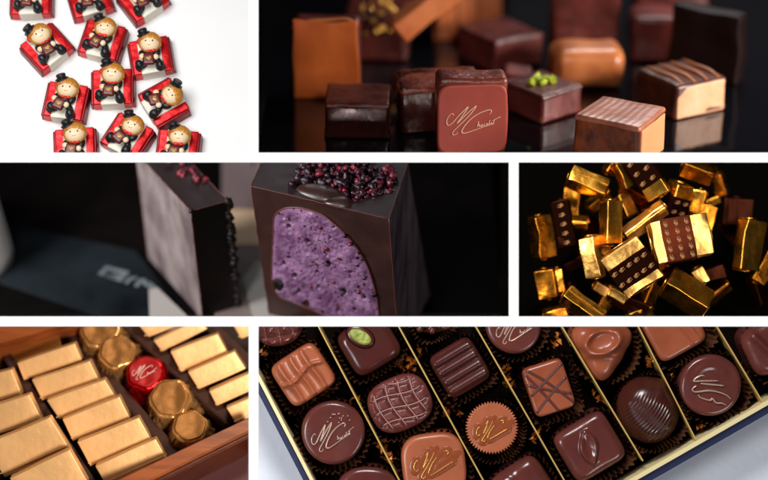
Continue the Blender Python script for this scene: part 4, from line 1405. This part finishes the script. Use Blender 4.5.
for c in (-.20, -.065, .07, .2):
    seg = []
    for i in range(-30, 31):
        y = i * .01
        x = c - .035 * math.sin(y * 8 + 1) + .014
        if inside(x, y): seg.append((x, y, .372 - .06 * max(0, (math.hypot(x, y) / f8(math.atan2(y, x))) - .85) / .15))
    if len(seg) > 3: join(b, tube(seg, .0055, 6, flat=.7))
for c in (-.17, -.04, .095, .21):
    seg = []
    for i in range(-32, 33):
        x = i * .01
        y = c - .03 * math.sin(x * 9) + .014
        if inside(x, y): seg.append((x, y, .372 - .06 * max(0, (math.hypot(x, y) / f8(math.atan2(y, x))) - .85) / .15))
    if len(seg) > 3: join(b, tube(seg, .0055, 6, flat=.7))
put('pale_crack', b, vein, t, M)
cup(400, 404, .345, .3, 2.6, 24, 'ruffled cup around the crackled oval chocolate', 7)
# 9 milk round in pleated edge
t, M = P6('pleated_milk_chocolate', 'round milk chocolate with a pleated rim and brown glazed signature', 492, 428, 0)
put('shell', dome(lambda a: .262 + .0115 * math.sin(52 * a), .36, .02, lambda x, y, s: .004 * noise.noise(Vector((x * 9, y * 9, 0))), nt=520, nr=20, flare=-.12), cmilk, t, M)
def glaze(sz, off, rot, t, M, z=.365):
    b = bmesh.new()
    cr, sr = math.cos(rot), math.sin(rot)
    for L in SIG_BIG + [[(.05, -.1), (.2, -.05), (.38, .04), (.5, .07)]]:
        pts = [Vector(((p[0] * cr - p[1] * sr) * sz + off[0], (p[0] * sr + p[1] * cr) * sz + off[1], 0)) for p in smoothline(L, 3)]
        for p in pts:
            ell((p.x, p.y, z - .004), (.05, .05, .009), None, 14, bm=b)
    put('glaze', b, brownlog, t, M)
    b = bmesh.new()
    for L in SIG_BIG:
        pts = [Vector(((p[0] * cr - p[1] * sr) * sz + off[0], (p[0] * sr + p[1] * cr) * sz + off[1], z + .008)) for p in smoothline(L, 4)]
        n_ = len(pts)
        for a_, b_ in ((0, int(n_ * .28)), (int(n_ * .36), int(n_ * .62)), (int(n_ * .7), n_)):
            join(b, tube(pts[a_:b_], .0062, 6, True))
    put('drizzled_signature', b, goldpen, t, M)
glaze(.36, (.015, -.01), R(12), t, M)
cup(492, 428, .30, .30, 2, 0, 'ruffled cup around the pleated milk chocolate', 8, 52)
# 10 drizzled milk
t, M = P6('drizzled_milk_chocolate', 'rectangular milk chocolate crisscrossed with dark drizzle lines', 549, 388, 18)
put('shell', dome(superell(.215, .26, 8), .38, .035, lambda x, y, s: .005 * noise.noise(Vector((x * 6, y * 6, 0))), nt=120, nr=24), cmilk2, t, M)
for pts in ([(-.2, .12), (-.05, .16), (.2, .24)][:0] or [(-.21, .1), (.0, -.02), (.2, -.12)], [(-.17, .25), (.0, .06), (.2, -.22)], [(-.2, -.02), (.02, .1), (.2, .2)], [(-.2, -.2), (.0, -.06), (.2, .06)], [(-.2, .22), (-.08, -.02), (.02, -.25)]):
    b = tube([(p.x, p.y, .386) for p in smoothline(pts, 5)], .0125, 8, flat=.5)
    put('drizzle_line', b, drz, t, M)
cup(549, 388, .25, .295, 7, 18, 'ruffled cup around the drizzled rectangular chocolate', 9)
# 11 heart/triangle swirl
t, M = P6('swirl_milk_chocolate', 'rounded triangular milk chocolate with an oval swirl, upper middle', 602, 348, 0)
def tri(a):
    # pointing down
    b_ = a + PI / 2
    return .27 * (1 + .17 * math.cos(3 * b_) + .04 * math.cos(6 * b_)) * (1.06 if math.sin(a) > 0 else 1.04)
def rel(x, y, s):
    xx, yy = x + .0, y - .07
    xx, yy = xx * math.cos(-.35) - yy * math.sin(-.35), xx * math.sin(-.35) + yy * math.cos(-.35)
    d = math.hypot(xx / 1.55, yy)
    r = .055 * math.exp(-((d - .115) / .03) ** 2) - .018 * math.exp(-(d / .08) ** 2)
    d2 = abs(y + .06 + .9 * (x - .02) ** 2)
    return r + .015 * math.exp(-(d2 / .03) ** 2) + .03 * (1 - s)
put('shell', dome(tri, .40, .13, rel, nt=160, nr=50, flare=.04), cmilk2, t, M)
cup(602, 346, .33, .33, 2.2, 0, 'ruffled cup around the swirled triangular chocolate', 10)
# 12 milk square top right
t, M = P6('lined_milk_chocolate', 'square milk chocolate with two thin raised lines, cut by the top edge', 674, 330, 29)
put('shell', dome(superell(.275, .255, 6), .38, .06, lambda x, y, s: .012 * ramp_ridge(x - .05 + .2 * y, .012) + .012 * ramp_ridge(x - .16 + .1 * y, .012), nt=150, nr=50), cmilk2, t, M)
cup(674, 330, .31, .285, 6, 29, 'ruffled cup around the lined milk chocolate', 11)
# 13 round right
t, M = P6('round_signed_chocolate', 'round dark chocolate with sideways silvery drizzle at the right', 711, 385.5, 0)
put('shell', dome(lambda a: .315 * (1 + .01 * math.sin(2 * a)), .37, .05, lambda x, y, s: .012 * noise.noise(Vector((x * 4, y * 4, 7))) + .006 * math.sin(math.hypot(x, y - .05) * 50) * math.exp(-((y - .16) / .08) ** 2), nt=110, nr=40), cdark, t, M)
Z = lambda L: [(((x - 255) / 600), ((325 - y) / 600), .378) for x, y in L]
for L in ([(215, 268), (195, 262), (160, 280), (150, 298), (200, 296), (300, 295)], [(190, 312), (250, 318), (335, 325)], [(165, 325), (140, 345), (150, 362), (180, 362), (240, 355), (300, 365), (350, 385), (375, 408)], [(175, 380), (190, 398), (245, 415), (262, 405), (285, 430), (320, 432), (345, 445)]):
    put('drizzle_line', tube(smoothline(Z(L), 5), .0105, 6, True), silvpen, t, M)
cup(711, 386, .34, .34, 2, 0, 'ruffled cup around the round chocolate at the right', 12)
# 14 dark leaf square
t, M = P6('leaf_chocolate', 'large square dark chocolate with a leaf shaped swirl, bottom centre right', 590, 447, 31)
def rel(x, y, s):
    # leaf outline: two arcs from (.08,.2) to (-.02,-.16)
    r = 0
    for sg_ in (-1, 1):
        tt = (y + .17) / .36
        if 0 < tt < 1:
            cx_ = -.0 + .09 * tt - .06 + sg_ * .085 * math.sin(PI * tt)
            d = x - cx_
            r += .035 * (math.exp(-(d / .016) ** 2) if d * sg_ > 0 else math.exp(-(d / .05) ** 2)) * math.sin(PI * tt) ** .4
    return r + .02 * (1 - s)
put('shell', dome(superell(.30, .285, 6), .40, .09, rel, nt=180, nr=60), cdark, t, M)
cup(590, 447, .33, .315, 6, 31, 'ruffled cup around the leaf square chocolate', 13)
# 15 chestnut / shell
t, M = P6('chestnut_chocolate', 'large chestnut shaped dark chocolate with fine ribs, lower right', 649, 412, -62)
def egg(a):
    return .335 * (1 + .04 * math.cos(a - R(160))) / math.sqrt((math.cos(a) / 1.05) ** 2 + (math.sin(a) / .95) ** 2) * (1 + .09 * math.exp(-((((a - R(124) + PI) % (2 * PI)) - PI) / .2) ** 2))
def rel(x, y, s):
    c_, s_ = math.cos(R(26)), math.sin(R(26))
    xr_, yr_ = x * c_ + y * s_, -x * s_ + y * c_
    d = math.hypot(xr_ + .75, yr_ * 1.0)
    k_ = 1 / (1 + math.exp(-(.12 - yr_ * 1.0 + .0 + xr_ * .5) / .03))
    e = (1 if x > -.12 - .3 * abs(y) * 0 else math.exp(-((x + .12) / .05) ** 2))
    return .12 * (1 - s * s) + .0065 * math.sin(d * 2 * PI / .034) * k_ * (1 if s < .97 else .3)
put('shell', dome(egg, .40, .17, rel, nt=200, nr=90, flare=.02), cshell, t, M)
cup(648, 410, .37, .34, 2.2, -62, 'ruffled cup around the chestnut shaped chocolate', 14, 56, .3)
# 16 milk rounded square signed
t, M = P6('signed_milk_chocolate', 'rounded square milk chocolate with brown glazed signature at the bottom edge', 434, 466, 6)
put('shell', dome(superell(.325, .33, 3.2), .38, .05, lambda x, y, s: .01 * noise.noise(Vector((x * 4, y * 4, 2))), nt=110, nr=24), cmilk, t, M)
glaze(.46, (.02, .04), R(8), t, M, .385)
cup(434, 466, .35, .355, 3, 6, 'ruffled cup around the signed milk chocolate', 15)
# 17
t, M = P6('plain_round_chocolate', 'plain dark round chocolate cut off by the bottom edge', 368, 500, 0)
put('shell', dome(superell(.34, .33, 2.4), .36, .06, lambda x, y, s: .01 * noise.noise(Vector((x * 4, y * 4, 22))), nt=90, nr=20), cdark, t, M)
cup(368, 500, .365, .36, 2.4, 0, 'ruffled cup around the plain round chocolate', 16)
# 18
t, M = P6('shiny_square_chocolate', 'shiny dark square chocolate whose corner shows at the bottom edge', 524, 489, 33)
put('shell', dome(superell(.28, .27, 5), .38, .12, lambda x, y, s: .03 * (1 - s) + .02 * ramp_ridge(x + y * .3, .05), nt=120, nr=30), cdark, t, M)
cup(524, 489, .31, .30, 5, 33, 'ruffled cup around the shiny square chocolate', 17)
# 19
t, M = P6('corner_chocolate', 'dark chocolate with folded ridge in the top right corner', 777, 344, 25)
put('shell', dome(superell(.33, .27, 4), .40, .12, lambda x, y, s: .05 * ramp_ridge(x + .12 + y * .4, .045), nt=140, nr=40), cdark, t, M)
cup(777, 344, .355, .30, 4, 25, 'ruffled cup around the corner chocolate', 18)
# added amber flakes standing for reflections between the rows
rr = random.Random(11)
spots = [(390, 460), (386, 446), (410, 368), (314, 400), (446, 398), (512, 384), (458, 412), (545, 424), (330, 388), (420, 352), (602, 400), (557, 336), (322, 396), (326, 392), (384, 452), (388, 456), (380, 446), (412, 360), (405, 362), (452, 402), (449, 408), (506, 372), (510, 378), (504, 366), (556, 342), (552, 346), (398, 366), (540, 430), (534, 436), (655, 358), (648, 362), (671, 378), (596, 396), (354, 400), (262, 350), (316, 404), (446, 414), (640, 452), (700, 428)]
for k, (u, v) in enumerate(spots):
    b = bmesh.new()
    P = W(u, v, -.66)
    for j in range(7):
        c = Vector((rr.gauss(0, .025), rr.gauss(0, .025), rr.uniform(-.03, .03)))
        q = [c + Vector((rr.uniform(-.04, .04), rr.uniform(-.04, .04), rr.uniform(-.03, .03))) for _ in range(4)]
        b.faces.new([b.verts.new(p) for p in q[:3]])
        b.faces.new([b.verts.new(p) for p in q[1:]])
    o = obj('amber_glint', clip(b, M=Matrix.Translation(P), **cl6), ambr, None, False)
    o.location = P
    o['label'] = 'amber flake standing for a reflected glint beside a divider'
    o['category'] = 'painted glint'
    o['group'] = 'painted amber glints between the rows'
area('overhead_lamp_assortment', (-.5, 6.0, 6.5), W(510, 400, -.6), 3.4, 3.4, (1, .99, .98), 'P6')
area('left_lamp_assortment', (-6, -3, 8), W(510, 400, -.6), 3.0, 1.8, (.96, .97, 1), 'P6')  # plain area light at lower left, no window stands there
area('low_fill_lamp_assortment', (7, -7, 7), W(600, 430, -.8), 3.0, .8, (.97, .98, 1), 'P6')
